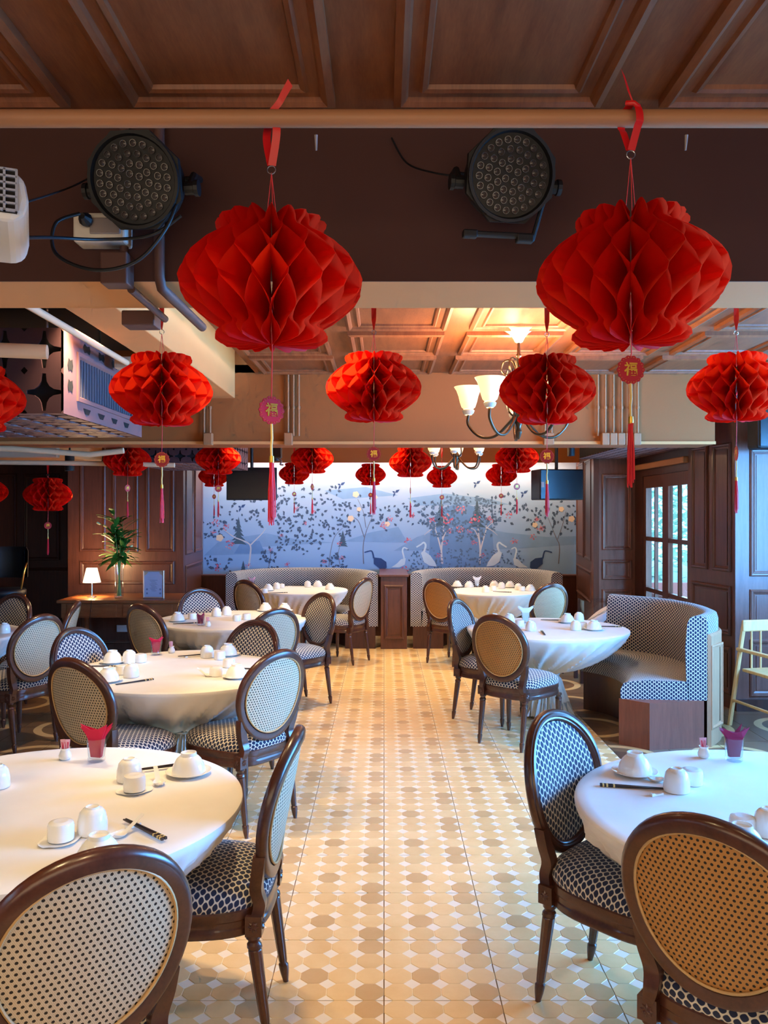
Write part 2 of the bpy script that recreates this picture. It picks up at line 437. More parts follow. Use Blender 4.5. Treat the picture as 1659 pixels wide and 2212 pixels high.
# ---- beams
ZB = 2.286
b1 = MB().box(-4.2, 3.8, 2.21, 2.214, ZB, ZC+.2).build('beam_face', 'beam_paint')
beam1 = struct('wall_beam_front', MB().box(-4.2, 3.8, 2.214, 2.5, ZB, ZC+.2), 'soffit_paint', 'dark brown faced downstand beam with cream underside'); b1.parent = beam1
struct('trim_1', MB().box(-1.356, -1.134, 2.5, 6.3, 2.535, 3.0), 'soffit_paint', 'cream soffit running back along the ceiling', bevel=.006)
ZB2 = 2.185
struct('wall_beam_middle', MB().box(-5.8, 2.52, 6.3, 6.65, ZB2, 3.0), 'tan_paint', 'tan painted beam crossing the room', bevel=.004)
struct('trim_2', MB().box(-5.8, 2.52, 6.285, 6.3, ZB2, ZB2+.022), 'soffit_paint', 'pale edge strip under the tan beam')
# ---- outer shell
struct('wall_left', MB().box(-5.9, -5.8, -2, 12, 0, 3), 'wood_dark', 'dark timber wall of the side room')
struct('wall_rear', MB().box(-5.8, 4.2, -2.1, -2, 0, 3), 'outer_wall', 'painted wall behind the camera')
struct('wall_right', MB().box(4.1, 4.2, -2, 6.95, 0, .8).box(4.1, 4.2, -2, 6.95, 2.45, 3).box(4.1, 4.2, -2, 1.7, .8, 2.45).box(4.1, 4.2, 5.8, 6.95, .8, 2.45), 'wood_panel', 'timber window wall beside the camera')
WP = [(0, 0), (0, .010), (.010, .018), (.024, .016), (.030, .006), (.036, .004), (.044, .0)]
def panels(parent, O, u, v, n, rects, mat):
    for x0, x1, z0, z1 in rects:
        moulding(O, u, v, n, x0, x1, z0, z1, WP).build('panel_moulding', mat, parent)
        if x1-x0 > .16:
            MB().obox(O, u, v, n, x0+.055, x1-.055, z0+.055, z1-.055, -.002, .006).build('panel', mat, parent)
def pxr(d, rects):
    return [((a-CX)*d/F, (b-CX)*d/F, H-(y1-CY)*d/F, H-(y0-CY)*d/F) for a, b, y0, y1 in rects]
# left timber wall with the console
wl = struct('wall_left_panelled', MB().box(-3.78, -2.40, 9.9, 10.0, 0, ZC), 'wood_panel', 'dark timber panelled wall behind the console')
panels(wl, V(0, 9.9, 0), X_, Z_, -Y_, pxr(9.9, [(172, 228, 960, 1192), (242, 298, 960, 1192), (314, 376, 960, 1192), (172, 376, 1212, 1262), (172, 376, 1285, 1390)]), 'wood_panel')
# left return to the mural
A = V(-2.40, 9.9, 0); B = V(-2.47, 11.3, 0); u = (B-A).normalized(); n = V(u.y, -u.x, 0)
wr = struct('wall_left_return', MB().obox(A, u, Z_, n, 0, 1.4, 0, ZC, -.08, 0), 'wood_panel', 'timber panelled return beside the mural')
panels(wr, A, u, Z_, n, [(.12, .62, 1.15, 2.4), (.74, 1.30, 1.15, 2.4), (.12, 1.30, .62, 1.02), (.12, 1.30, .1, .5)], 'wood_panel')
# dark recess
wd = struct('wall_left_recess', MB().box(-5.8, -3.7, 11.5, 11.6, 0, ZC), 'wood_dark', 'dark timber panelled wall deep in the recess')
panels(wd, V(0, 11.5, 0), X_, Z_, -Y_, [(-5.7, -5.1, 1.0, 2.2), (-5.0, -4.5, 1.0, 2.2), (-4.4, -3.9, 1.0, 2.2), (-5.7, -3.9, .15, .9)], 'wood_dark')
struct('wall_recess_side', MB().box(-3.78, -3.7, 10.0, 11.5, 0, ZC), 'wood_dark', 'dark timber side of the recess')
# mural wall
YM = 11.3
wm = struct('wall_back', MB().box(-2.6, 2.8, YM, YM+.1, 0, ZC), 'tan_paint', 'back wall carrying the floral mural')
struct('wall_bulkhead', MB().box(-2.42, 2.6, 10.86, 10.9, 2.32, ZC), 'tan_paint', 'tan bulkhead hiding the light strip over the mural')
dado = struct('trim_3', MB().box(-2.47, 2.62, 11.16, 11.3, 0, .80), 'wood_panel', 'timber dado under the mural')
MB().box(-2.47, 2.62, 11.12, 11.3, .80, .825).build('ledge', 'wood_panel', dado, bevel=.004)
led = MB().box(-2.35, 2.55, 11.0, 11.03, 2.46, 2.475).build('light_strip', 'led_warm', wm)
light('AREA', (.05, 11.02, 2.45), 26, (1, .82, .6), (math.radians(-12), 0, 0), 'cove_light', shape='RECTANGLE', size=4.8, size_y=.06)
# pier between the two booths
pier = struct('wall_pier', MB().box(-.04, .28, 10.09, 11.16, 0, .88), 'wood_panel', 'low timber pier between the two curved booths', bevel=.004)
panels(pier, V(0, 10.09, 0), X_, Z_, -Y_, [(.0, .24, .12, .78)], 'wood_panel')
MB().box(-.06, .30, 10.06, 11.16, .88, .905).build('cap', 'wood_panel', pier, bevel=.004)
# right return, pier, door wall
A = V(2.38, 9.4, 0); B = V(2.62, 11.3, 0); u = (B-A).normalized(); n = V(-u.y, u.x, 0)
w = struct('wall_right_return', MB().obox(A, u, Z_, n, 0, 1.9, 0, ZC, -.06, 0), 'wood_panel', 'dark timber return on the other side of the mural')
panels(w, A, u, Z_, n, [(.15, .8, 1.1, 2.3), (.95, 1.7, 1.1, 2.3), (.15, 1.7, .6, .98)], 'wood_panel')
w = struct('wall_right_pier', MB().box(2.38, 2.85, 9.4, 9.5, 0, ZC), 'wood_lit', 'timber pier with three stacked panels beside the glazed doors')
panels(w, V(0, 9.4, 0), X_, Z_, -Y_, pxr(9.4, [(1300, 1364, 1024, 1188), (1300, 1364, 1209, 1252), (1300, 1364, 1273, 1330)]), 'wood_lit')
struct('wall_door_jamb', MB().box(2.85, 2.95, 9.12, 9.5, 0, ZC), 'wood_dark', 'dark timber jamb of the glazed doors')
dh = struct('trim_4', MB().box(2.84, 2.95, 7.7, 9.12, 2.06, ZC), 'wood_dark', 'dark timber head over the glazed doors')
MB().box(2.78, 2.84, 7.7, 9.9, 2.13, 2.19).build('cornice', 'conduit_tan', dh, bevel=.01)
# ---- glazed doors
for k, (ya, yb) in enumerate(((7.72, 8.42), (8.42, 9.12))):
    dr = struct('door_%d' % (k+1), MB().box(2.86, 2.91, ya, ya+.085, 0, 2.06).box(2.86, 2.91, yb-.085, yb, 0, 2.06).box(2.86, 2.91, ya+.085, yb-.085, 1.93, 2.06).box(2.86, 2.91, ya+.085, yb-.085, 0, .30), 'wood_panel',
                ('nearer' if k == 0 else 'farther') + ' glazed timber door with small panes')
    zs = [.30, .83, 1.38, 1.93]; ys = [ya+.085, (ya+yb)/2, yb-.085]
    for z in zs[1:3]: MB().box(2.865, 2.905, ys[0], ys[2], z-.022, z+.022).build('muntin', 'wood_panel', dr)
    MB().box(2.868, 2.902, ys[1]-.015, ys[1]+.015, .30, 1.93).build('muntin', 'wood_panel', dr)
    for a in range(3):
        for b in range(2):
            MB().box(2.884, 2.888, ys[b]+(.015 if b else 0), ys[b+1]-(0 if b else .015), zs[a]+(.022 if a else 0), zs[a+1]-(.022 if a < 2 else 0)).build('pane', 'window_glass', dr)
# ---- angled pier and front panel on the right
A = V(2.83, 7.7, 0); B = V(2.95, 6.95, 0); L = (B-A).length; u = (B-A).normalized(); n = V(u.y, -u.x, 0)
if n.x > 0: n = -n
w = struct('wall_angled_pier', MB().obox(A, u, Z_, n, 0, L, 0, ZC, -.06, 0), 'wood_panel', 'dark timber pier with two tall panels near the glazed doors')
panels(w, A, u, Z_, n, [(.07, .34, 1.16, 2.26), (.42, .70, 1.16, 2.26), (.07, .70, .62, 1.04), (.07, .70, .12, .52)], 'wood_panel')
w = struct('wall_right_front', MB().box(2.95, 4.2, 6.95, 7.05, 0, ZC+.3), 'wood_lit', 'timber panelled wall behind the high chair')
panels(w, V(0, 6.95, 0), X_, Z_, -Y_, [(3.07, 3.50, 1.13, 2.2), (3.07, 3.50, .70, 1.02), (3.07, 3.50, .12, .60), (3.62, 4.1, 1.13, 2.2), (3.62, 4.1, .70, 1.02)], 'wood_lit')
struct('baseboard_right', MB().box(2.95, 4.2, 6.925, 6.95, 0, .10), 'wood_dark', 'dark baseboard behind the high chair')
# ---- outside the glazed doors
struct('ground_terrace', MB().box(2.96, 16, 7.1, 30, -.1, -.02), 'terrace', 'pale terrace outside the glazed doors')
pl = thing('planter', 'red terrace planter outside the glazed doors', 'planter', (4.2, 10.9, -.02))
MB().box(-.6, .6, -1.6, 1.6, 0, .55).build('trough', 'planter_red', pl, bevel=.02); MB().box(-.66, .66, -1.66, 1.66, .55, .62).build('rim', 'planter_red', pl, bevel=.01)
hd = MB(); rnd = random.Random(3)
for i in range(1700):
    x = 6.5+rnd.random()*3.0; y = 14+rnd.random()*11; top = 2.7+.7*math.sin(y*.9)+.5*math.sin(y*2.3)
    z = rnd.random()**.8*top*(1-(x-8)**2*.08); a = rnd.random()*6.28; s = .10+.10*rnd.random(); e = (rnd.random()-.5)*1.6
    p = V(x, y, z); q = V(math.cos(a), math.sin(a), e)*s; r = V(-math.sin(a), math.cos(a), .4)*s*.5
    hd.add([p-q, p+r, p+q, p-r], [(0, 1, 2, 3)])
tag(hd.build('hedge_foliage', 'hedge_leaf'), 'pale green hedge foliage outside the glazed doors', 'hedge', None, 'stuff')
# ---- rail pipe across the front
rp = thing('ceiling_pipe', 'long cream pipe crossing under the nearest ceiling', 'pipe', (0, 1.70, 2.478))
MB().tube([(-3.4, 0, 0), (3.4, 0, 0)], .0178, 16).build('pipe', 'rail_pipe', rp, smooth=40)
for x in (-2.4, -.9, .9, 2.4): MB().tube([(x, 0, .016), (x, 0, ZC-2.478)], .005, 8).build('hanger', 'rail_pipe', rp)
for x in (-.142, .632):
    MB().tube([(x, .03, -.02), (x, .035, -.05)], [.004, .002], 6).build('clip_tail', 'grey_plastic', rp)
# ================================================================== mural print (flat wallpaper on the back wall)
def MPt(px, py, e=.003): d = YM-e; return V((px-CX)*d/F, d, H-(py-CY)*d/F)
def flat(name, mat, shapes, e): 
    mb = MB()
    for i_, s in enumerate(shapes): mb.poly([MPt(x, y, e+(i_ % 40)*4e-6) for x, y in s])
    return tag(mb.build(name, mat, mural), kind='stuff')
def disc(x, y, rx, ry, n=10, a0=0): return [(x+rx*math.cos(2*PI*k/n+a0), y+ry*math.sin(2*PI*k/n+a0)) for k in range(n)]
def leafp(x, y, L, a, wd=.32):
    c, s = math.cos(a), math.sin(a); return [(x+c*p-s*q, y+s*p+c*q) for p, q in ((0, 0), (L*.4, L*wd), (L, 0), (L*.4, -L*wd))]
def stroke(pts, w0, w1):
    P2 = catmull([(a, b, 0) for a, b in pts], 5); out = []
    L_, R_ = [], []
    for i, p in enumerate(P2):
        t = P2[min(i+1, len(P2)-1)]-P2[max(i-1, 0)]; t.normalize(); nn = V(-t.y, t.x, 0); ww = w0+(w1-w0)*i/(len(P2)-1)
        L_.append(p+nn*ww/2); R_.append(p-nn*ww/2)
    return [[(L_[i].x, L_[i].y), (L_[i+1].x, L_[i+1].y), (R_[i+1].x, R_[i+1].y), (R_[i].x, R_[i].y)] for i in range(len(L_)-1)]
mural = MB().poly([MPt(x, y, .001) for x, y in ((436, 996), (1254, 996), (1254, 1243), (436, 1243))]).build('mural', 'mural_ground', wm)
rm = random.Random(11)
hills = [[(440, 1200), (470, 1172), (520, 1160), (575, 1152), (640, 1165), (720, 1172), (560, 1182), (600, 1196)], [(740, 1170), (800, 1150), (860, 1138), (880, 1172)],
         [(850, 1190), (900, 1160), (960, 1140), (1030, 1138), (1090, 1150), (1180, 1160), (1250, 1158), (1250, 1176), (1100, 1186)], [(880, 1076), (960, 1066), (1060, 1078), (1100, 1090), (900, 1092)], [(700, 1060), (790, 1052), (860, 1070), (740, 1078)]]
flat('hill_print', 'm_hill', hills, .0015)
flat('shore_print', 'm_hill2', [[(925, 1225), (930, 1130), (960, 1096), (995, 1086), (1030, 1096), (1062, 1130), (1068, 1225)], [(505, 1196), (520, 1172), (560, 1168), (572, 1196)]], .0017)
pines = []
for px, py, h in ((515, 1120, 55), (1030, 1078, 60), (952, 1080, 56), (740, 1150, 30), (525, 1215, 34)):
    for k in range(6):
        yy = py+h*k/6; ww = 3+k*h*.055; pines.append([(px, yy-4), (px+ww, yy+h/5), (px+ww*.3, yy+h/6), (px-ww*.3, yy+h/6), (px-ww, yy+h/5)])
flat('pine_print', 'm_pine', pines, .0019)
br = []; br2 = []
for sx in (1, -1):
    def q(pts): return [(995+sx*(a-995), b) for a, b in pts]
    br += stroke(q([(955, 1218), (953, 1190), (956, 1160), (958, 1135), (958, 1118)]), 4.5, 1.5)+stroke(q([(953, 1190), (945, 1160), (938, 1140), (925, 1128)]), 3.5, 1)
    br += stroke(q([(956, 1165), (965, 1145), (978, 1140)]), 2.5, 1)+stroke(q([(938, 1140), (925, 1148), (916, 1156)]), 2, .8)+stroke(q([(940, 1142), (940, 1130), (935, 1120)]), 2, .8)
br += stroke([(536, 1228), (540, 1200), (540, 1178), (525, 1168), (505, 1160), (485, 1146), (470, 1140)], 4, 1.2)+stroke([(540, 1178), (552, 1166), (566, 1152), (574, 1140)], 3, 1)
br2 += stroke([(785, 1218), (784, 1180), (790, 1150), (800, 1125), (806, 1110)], 2, .8)+stroke([(786, 1160), (776, 1130), (768, 1120), (760, 1118)], 1.4, .7)+stroke([(790, 1140), (784, 1105), (772, 1078)], 1.3, .7)
br2 += stroke([(1206, 1218), (1208, 1180), (1200, 1160), (1190, 1135), (1180, 1110)], 2, .8)+stroke([(1204, 1165), (1214, 1135), (1222, 1105)], 1.4, .7)+stroke([(710, 1225), (714, 1190), (722, 1160), (740, 1140)], 1.6, .7)
br2 += stroke([(580, 1225), (584, 1200), (582, 1185)], 1.4, .7)+stroke([(735, 1222), (730, 1200), (733, 1180)], 1.4, .7)
flat('branch_print', 'm_branch', br, .0022); flat('twig_print', 'm_branch2', br2, .0022)
lv = []; lv2 = []
for x0, y0, x1, y1, n_ in ((585, 1050, 740, 1130, 95), (480, 1075, 600, 1140, 50), (595, 1120, 690, 1170, 55), (690, 1120, 760, 1170, 38), (690, 1195, 750, 1228, 30), (565, 1185, 600, 1228, 26),
                           (740, 1070, 800, 1140, 26), (800, 1090, 860, 1150, 34), (1130, 1090, 1180, 1150, 40), (1180, 1080, 1250, 1150, 40), (440, 1110, 490, 1165, 26), (600, 1170, 690, 1200, 20), (1040, 1070, 1130, 1130, 40), (860, 1080, 940, 1130, 36), (440, 1205, 500, 1232, 22)):
    for _ in range(n_): lv.append(leafp(x0+rm.random()*(x1-x0), y0+rm.random()*(y1-y0), 6+rm.random()*4, rm.random()*6.28))
for _ in range(330):
    a = rm.random()*6.28; r = rm.random()**.5; x = 995+r*88*math.cos(a); y = 1120+r*52*math.sin(a)
    lv2.append(leafp(x, y, 5+rm.random()*5, rm.random()*6.28))
for _ in range(220): lv2.append(leafp(880+rm.random()*250, 1185+rm.random()*48, 4+rm.random()*4, rm.random()*6.28))
flat('leaf_print', 'm_leaf', lv, .0026); flat('pale_leaf_print', 'm_leaf2', lv2, .0024)
pk = []; pk2 = []; cr = []
for x, y, r in ((995, 1101, 10), (966, 1121, 13), (1024, 1121, 13), (932, 1122, 8), (1058, 1122, 8), (993, 1143, 9), (972, 1148, 6), (1014, 1148, 6), (890, 1113, 7), (1098, 1112, 8), (880, 1167, 8), (1110, 1168, 8), (963, 1172, 7), (1024, 1172, 7), (495, 1178, 11), (465, 1130, 9), (488, 1138, 8),
                (622, 1220, 7), (733, 1175, 6), (830, 1135, 9), (843, 1120, 7), (946, 1200, 6), (1044, 1200, 6), (585, 1187, 5), (536, 1222, 6), (700, 1212, 6), (738, 1205, 6), (1160, 1122, 7), (1168, 1140, 8), (640, 1098, 5), (676, 1105, 5), (660, 1130, 5), (607, 1157, 5), (875, 1232, 10), (470, 1225, 9), (460, 1150, 7), (1150, 1160, 7)):
    for k in range(16):
        a = rm.random()*6.28; q_ = rm.random()**.6*r; (pk if rm.random() < .6 else pk2).append(disc(x+q_*math.cos(a), y+q_*math.sin(a)*.9, r*.17, r*.15, 6, a))
for x, y, r in ((768, 1068, 7), (757, 1120, 7), (775, 1100, 5), (474, 1162, 8), (836, 1132, 6), (1212, 1100, 6), (1234, 1121, 7), (810, 1074, 5), (1155, 1134, 6)):
    cr += [disc(x+r*.5*math.cos(k), y+r*.5*math.sin(k), r*.55, r*.5, 8) for k in (0, 1.3, 2.6, 3.9, 5.2)]
flat('pink_flower_print', 'm_pink', pk, .0030); flat('rose_flower_print', 'm_pink2', pk2, .0029); flat('cream_flower_print', 'm_cream', cr, .0028)
cw = []
for sx, x in ((1, 925), (-1, 1068)):
    def q(pts): return [(x+sx*a, y) for a, y in pts]
    cw += stroke(q([(-26, 1182), (-16, 1176), (-10, 1172), (-6, 1178), (-9, 1190), (-14, 1198)]), 3, 5); cw.append(q([(-16, 1194), (-10, 1190), (4, 1200), (14, 1214), (18, 1224), (2, 1222), (-10, 1214)]))
for sx, x in ((1, 862), (-1, 1122)):
    def q(pts): return [(x+sx*a, y) for a, y in pts]
    cw += stroke(q([(18, 1186), (10, 1183), (7, 1190), (10, 1204), (10, 1212)]), 2.5, 4); cw.append(q([(14, 1206), (12, 1220), (0, 1226), (-18, 1226), (-6, 1218), (4, 1208)]))
flat('crane_print', 'm_crane', cw, .0032)
hr = []
for sx, x in ((1, 815), (-1, 1164)):
    def q(pts): return [(x+sx*a, y) for a, y in pts]
    hr += stroke(q([(-28, 1193), (-14, 1190), (-10, 1196), (-8, 1206)]), 2, 3.5); hr.append(q([(-8, 1204), (8, 1206), (19, 1214), (20, 1226), (10, 1234), (2, 1226), (-8, 1218)]))
for x, y in ((735, 1048), (853, 1064), (1028, 1045), (1130, 1066), (520, 1096)):
    hr += [leafp(x, y, 12, -.6, .25), leafp(x, y, 11, 2.0, .2), leafp(x, y, 7, 3.6, .3)]
flat('heron_print', 'm_heron', hr, .0033)

# ================================================================== pipes, ducts and boxes overhead
def pipe_thing(name, label, cat, paths, mat, r, group=None, boxes=(), boxname='junction_box', boxmat=None):
    t = thing(name, label, cat, (0, 0, 0), 0, group)
    for p in paths: MB().tube(p, r, 10).build('pipe', mat, t, smooth=50)
    for b in boxes: MB().box(*b).build(boxname, boxmat or mat, t, bevel=.004)
    return t
pipe_thing('conduit', 'brown conduit dropping past a box to the cream beam underside', 'conduit', [[(-.686, 2.185, 2.72), (-.686, 2.185, 2.30)], [(-.672, 2.20, 2.262), (-.672, 2.52, 2.262), (-.672, 2.54, 2.262)]], 'pipe_brown', .011,
           None, [(-.735, -.665, 2.14, 2.205, 2.262, 2.345)], 'junction_box')
t = pipe_thing('conduit', 'thick brown pipe bending under the beam beside the first big lantern', 'conduit', [[(-.592, 2.18, 2.72), (-.592, 2.18, 2.29), (-.588, 2.19, 2.262), (-.58, 2.23, 2.255), (-.575, 2.62, 2.255)]], 'pipe_brown', .014)
pipe_thing('conduit', 'cream conduit running back along the soffit beside the fretwork box', 'conduit', [[(-1.43, 2.6, 2.50), (-1.43, 4.6, 2.50)]], 'pipe_cream', .016, None, [(-1.50, -1.35, 4.6, 4.75, 2.47, 2.535)], 'junction_box')
t = pipe_thing('sprinkler_bracket', 'small brown bracket box holding a lantern cord under the soffit', 'bracket', [], 'pipe_brown', .01, None, [(-.80, -.70, 2.52, 2.60, 2.24, 2.285)], 'bracket_plate')
# conduits on the tan beam
def drop(px0, px1, y_top, label, n, boxpx):
    t = thing('conduit', label, 'conduit'); y = 6.3
    xs = [px0+(px1-px0)*(k/(n-1) if n > 1 else .5) for k in range(n)]
    for p in xs:
        x = (p-CX)*6.28/F; MB().tube([(x, 6.268, H-(y_top-CY)*6.28/F), (x, 6.268, H-(942-CY)*6.28/F)], .009, 8).build('pipe', 'conduit_tan', t, smooth=50)
        MB().tube([(x, 6.268, 2.45), (x, 6.268, 2.47)], .013, 8).build('collar', 'conduit_tan', t, smooth=50)
    for a, b in boxpx:
        MB().box((a-CX)*6.28/F, (b-CX)*6.28/F, 6.235, 6.296, H-(962-CY)*6.28/F, H-(936-CY)*6.28/F).build('junction_box', 'conduit_tan', t, bevel=.006)
drop(441, 454, 880, 'two thin tan conduits on the beam beside the cream soffit', 2, [(441, 460)])
drop(622, 645, 810, 'three tan conduits on the beam beside the first big lantern', 3, [(614, 632)])
drop(1176, 1190, 900, 'short tan conduit on the beam behind the chandelier', 2, [(1172, 1194)])
drop(1290, 1290, 810, 'single tan conduit on the beam beside the conduit bank', 1, [])
drop(1306, 1376, 810, 'bank of five tan conduits and boxes on the beam', 5, [(1297, 1313), (1314, 1330), (1331, 1347), (1348, 1364), (1365, 1381)])
# overhead runs in the side room
def run(label, pts, r=.02, mat='pipe_cream'):
    t = thing('conduit', label, 'conduit'); MB().tube(pts, r, 10).build('pipe', mat, t, smooth=50); return t
run('sagging cream hose under the fretwork box beside the tan beam', [(-5.0, 6.1, 2.22), (-3.6, 6.1, 2.15), (-2.75, 6.15, 2.14), (-2.2, 6.2, 2.10), (-1.95, 6.2, 2.13)], .022)
run('flat cream conduit below the tan beam in the side room', [(-4.8, 6.72, 2.10), (-3.3, 6.72, 2.075), (-2.4, 6.72, 2.065), (-1.7, 6.72, 2.05)], .02)
run('short capped cream pipe end in the side room', [(-2.30, 2.75, 2.25), (-1.20, 2.95, 2.24)], .026)
duct = thing('air_duct', 'cream ceiling duct behind the tan beam in the side room', 'duct', (-3.35, 7.2, 2.1))
MB().box(-.9, .6, -.3, .9, .05, .5).build('duct_body', 'soffit_paint', duct, bevel=.03); MB().box(-.95, .65, -.36, -.3, .02, .12).build('flange', 'pipe_cream', duct, bevel=.01)
vb = thing('sensor_bracket', 'grey upright bracket at the picture edge beside the lantern', 'bracket', (-1.36, 2.6, 1.98))
MB().box(-.03, .0, -.02, .02, 0, .30).build('bracket_plate', 'grey_plastic', vb); MB().box(0, .03, -.02, .02, .22, .29).build('clamp', 'pipe_cream', vb, bevel=.004)
# fretwork air-conditioner boxes
def fret_face(O, u, v, n, w_, h_, nx, ny, hole=.30):
    mb = MB(); cw, chh = w_/nx, h_/ny; S = 32
    for i in range(nx):
        for j in range(ny):
            ins, out = [], []
            for k in range(S):
                a = 2*PI*(k+.5)/S; c, s_ = math.cos(a), math.sin(a); rs = .5/max(abs(c), abs(s_))
                rq = hole*(.42+.16*abs(math.cos(2*a))**.6+.62*(abs(math.cos(2*a))**14))
                out.append(O+u*((i+.5+c*rs)*cw)+v*((j+.5+s_*rs)*chh)); ins.append(O+u*((i+.5+c*rq)*cw)+v*((j+.5+s_*rq)*chh))
            mb.skin([out, ins, [p-n*.012 for p in ins]])
    return mb
def fret_box(name, label, x0, x1, y0, y1, z0, z1, grille=True, nxy=(8, 3, 8)):
    t = thing(name, label, 'air conditioner', (0, 0, 0)); e = .014
    MB().box(x0+e, x1-e, y0+e, y1-e, z0+e, z1).build('core', 'cavity', t)
    fret_face(V(x0, y0, z0), X_, Z_, -Y_, x1-x0, z1-z0, nxy[0], nxy[1], .42).build('front_fretwork', 'fret_dark', t)
    fret_face(V(x0, y1, z0), X_, -Y_, -Z_, x1-x0, y1-y0, nxy[0], nxy[2], .46).build('underside_fretwork', 'fret_mauve', t)
    L_ = y1-y0; hh = z1-z0; O = V(x1, y0, z0)
    if grille:
        g = MB(); g.obox(O, Y_, Z_, X_, 0, L_, 0, hh*.2, -.012, 0).obox(O, Y_, Z_, X_, 0, L_, hh*.8, hh, -.012, 0).obox(O, Y_, Z_, X_, 0, L_*.13, hh*.2, hh*.8, -.012, 0).obox(O, Y_, Z_, X_, L_*.87, L_, hh*.2, hh*.8, -.012, 0)
        s = g.build('side_panel', 'fret_mauve', t)
        moulding(O, Y_, Z_, X_, L_*.13, L_*.87, hh*.2, hh*.8, [(0, 0), (0, .01), (.02, .01), (.03, -.006)]).build('grille_frame', 'fret_mauve', t)
        k = 0; z = hh*.24
        gm = MB().obox(O, Y_, Z_, X_, L_*.16, L_*.84, hh*.23, hh*.77, -.012, -.008); gm.build('filter', 'grey_dark', t)
        nsl = 22
        for q in range(nsl): MB().obox(O, Y_, Z_, X_, L_*(.16+.68*q/nsl), L_*(.16+.68*q/nsl)+.006, hh*.23, hh*.77, -.008, -.003).build('slat', 'grey_slat', t)
        for q in range(4):
            yy = L_*(.2+.17*q); MB().add([O+Y_*yy+Z_*hh*.14+X_*.002, O+Y_*(yy+.11)+Z_*hh*.14+X_*.002, O+Y_*(yy+.08)+Z_*hh*.07+X_*.002, O+Y_*(yy+.03)+Z_*hh*.07+X_*.002], [(0, 1, 2, 3)]).build('slot', 'cavity', t)
            MB().add([O+Y_*(yy+.055+.05*math.cos(a))+Z_*(hh*.89+.034*math.sin(a)*(1 if k_ % 2 else .45))+X_*.002 for k_, a in enumerate([2*PI*i/8 for i in range(8)])], [tuple(range(8))]).build('slot', 'cavity', t)
        for zz in (.35, .6):
            MB().add([O+Y_*(L_*.065+.035*math.cos(a))+Z_*(hh*zz+.045*math.sin(a)*(1 if k_ % 2 else .5))+X_*.002 for k_, a in enumerate([2*PI*i/8 for i in range(8)])], [tuple(range(8))]).build('slot', 'cavity', t)
    else: fret_face(O, Y_, Z_, X_, L_, hh, nxy[2], nxy[1], .42).build('side_fretwork', 'fret_mauve', t)
    return t
plain('grey_dark', (58, 58, 70), .7); plain('grey_slat', (98, 98, 112), .6)
t = fret_box('fretwork_air_conditioner', 'large mauve fretwork air-conditioner box with grey grille above the side room', -2.9, -1.56, 4.03, 5.33, 2.15, 2.567, True, (7, 2, 8))
for x, y in ((-1.75, 4.3), (-1.75, 5.1), (-2.7, 4.3)): MB().tube([(x, y, 2.567), (x, y, 2.9)], .006, 6).build('hanger_rod', 'grey_plastic', t)
t = fret_box('fretwork_air_conditioner', 'dark fretwork air-conditioner box hanging behind the tan beam near the mural', -2.38, -1.48, 7.6, 9.0, 2.12, 2.5, False, (8, 3, 10))
for x, y in ((-2.2, 7.8), (-1.6, 7.8), (-1.6, 8.8), (-2.2, 8.8)): MB().tube([(x, y, 2.5), (x, y, ZC)], .006, 6).build('hanger_rod', 'grey_plastic', t)
fret_box('fretwork_air_conditioner', 'dark fretwork air-conditioner box over the glazed doors', 2.20, 2.82, 7.45, 9.38, 2.27, 2.6, False, (6, 3, 18))
# projector at the picture edge
pj = thing('projector', 'white projector with a grey grille at the picture edge', 'projector', (-.772, 1.5, 2.172), math.radians(23))
pts = [(.095, .0), (.112, .012), (.118, .04), (.112, .075), (.09, .092), (-.16, .092), (-.16, .0)]
mb = MB(); mb.skin([[(a, y, b) for a, b in pts] for y in (-.12, .16)], True, True, True); mb.build('housing', 'white_plastic', pj, bevel=.012)
gb = MB().box(-.15, .10, -.128, -.119, .012, .084).build('grille_back', 'cavity', pj)
plain('grey_cool', (160, 168, 190), .5)
for k in range(7): MB().box(-.15, .10, -.134, -.126, .012+k*.0115, .0157+k*.0115).build('grille_bar', 'grey_cool', gb)
for k in range(14): MB().box(-.15+k*.019, -.146+k*.019, -.134, -.126, .012, .084).build('grille_bar', 'grey_cool', gb)
MB().tube([(-.05, .05, .09), (-.05, .05, .557)], .014, 10).build('ceiling_mount', 'white_plastic', pj)
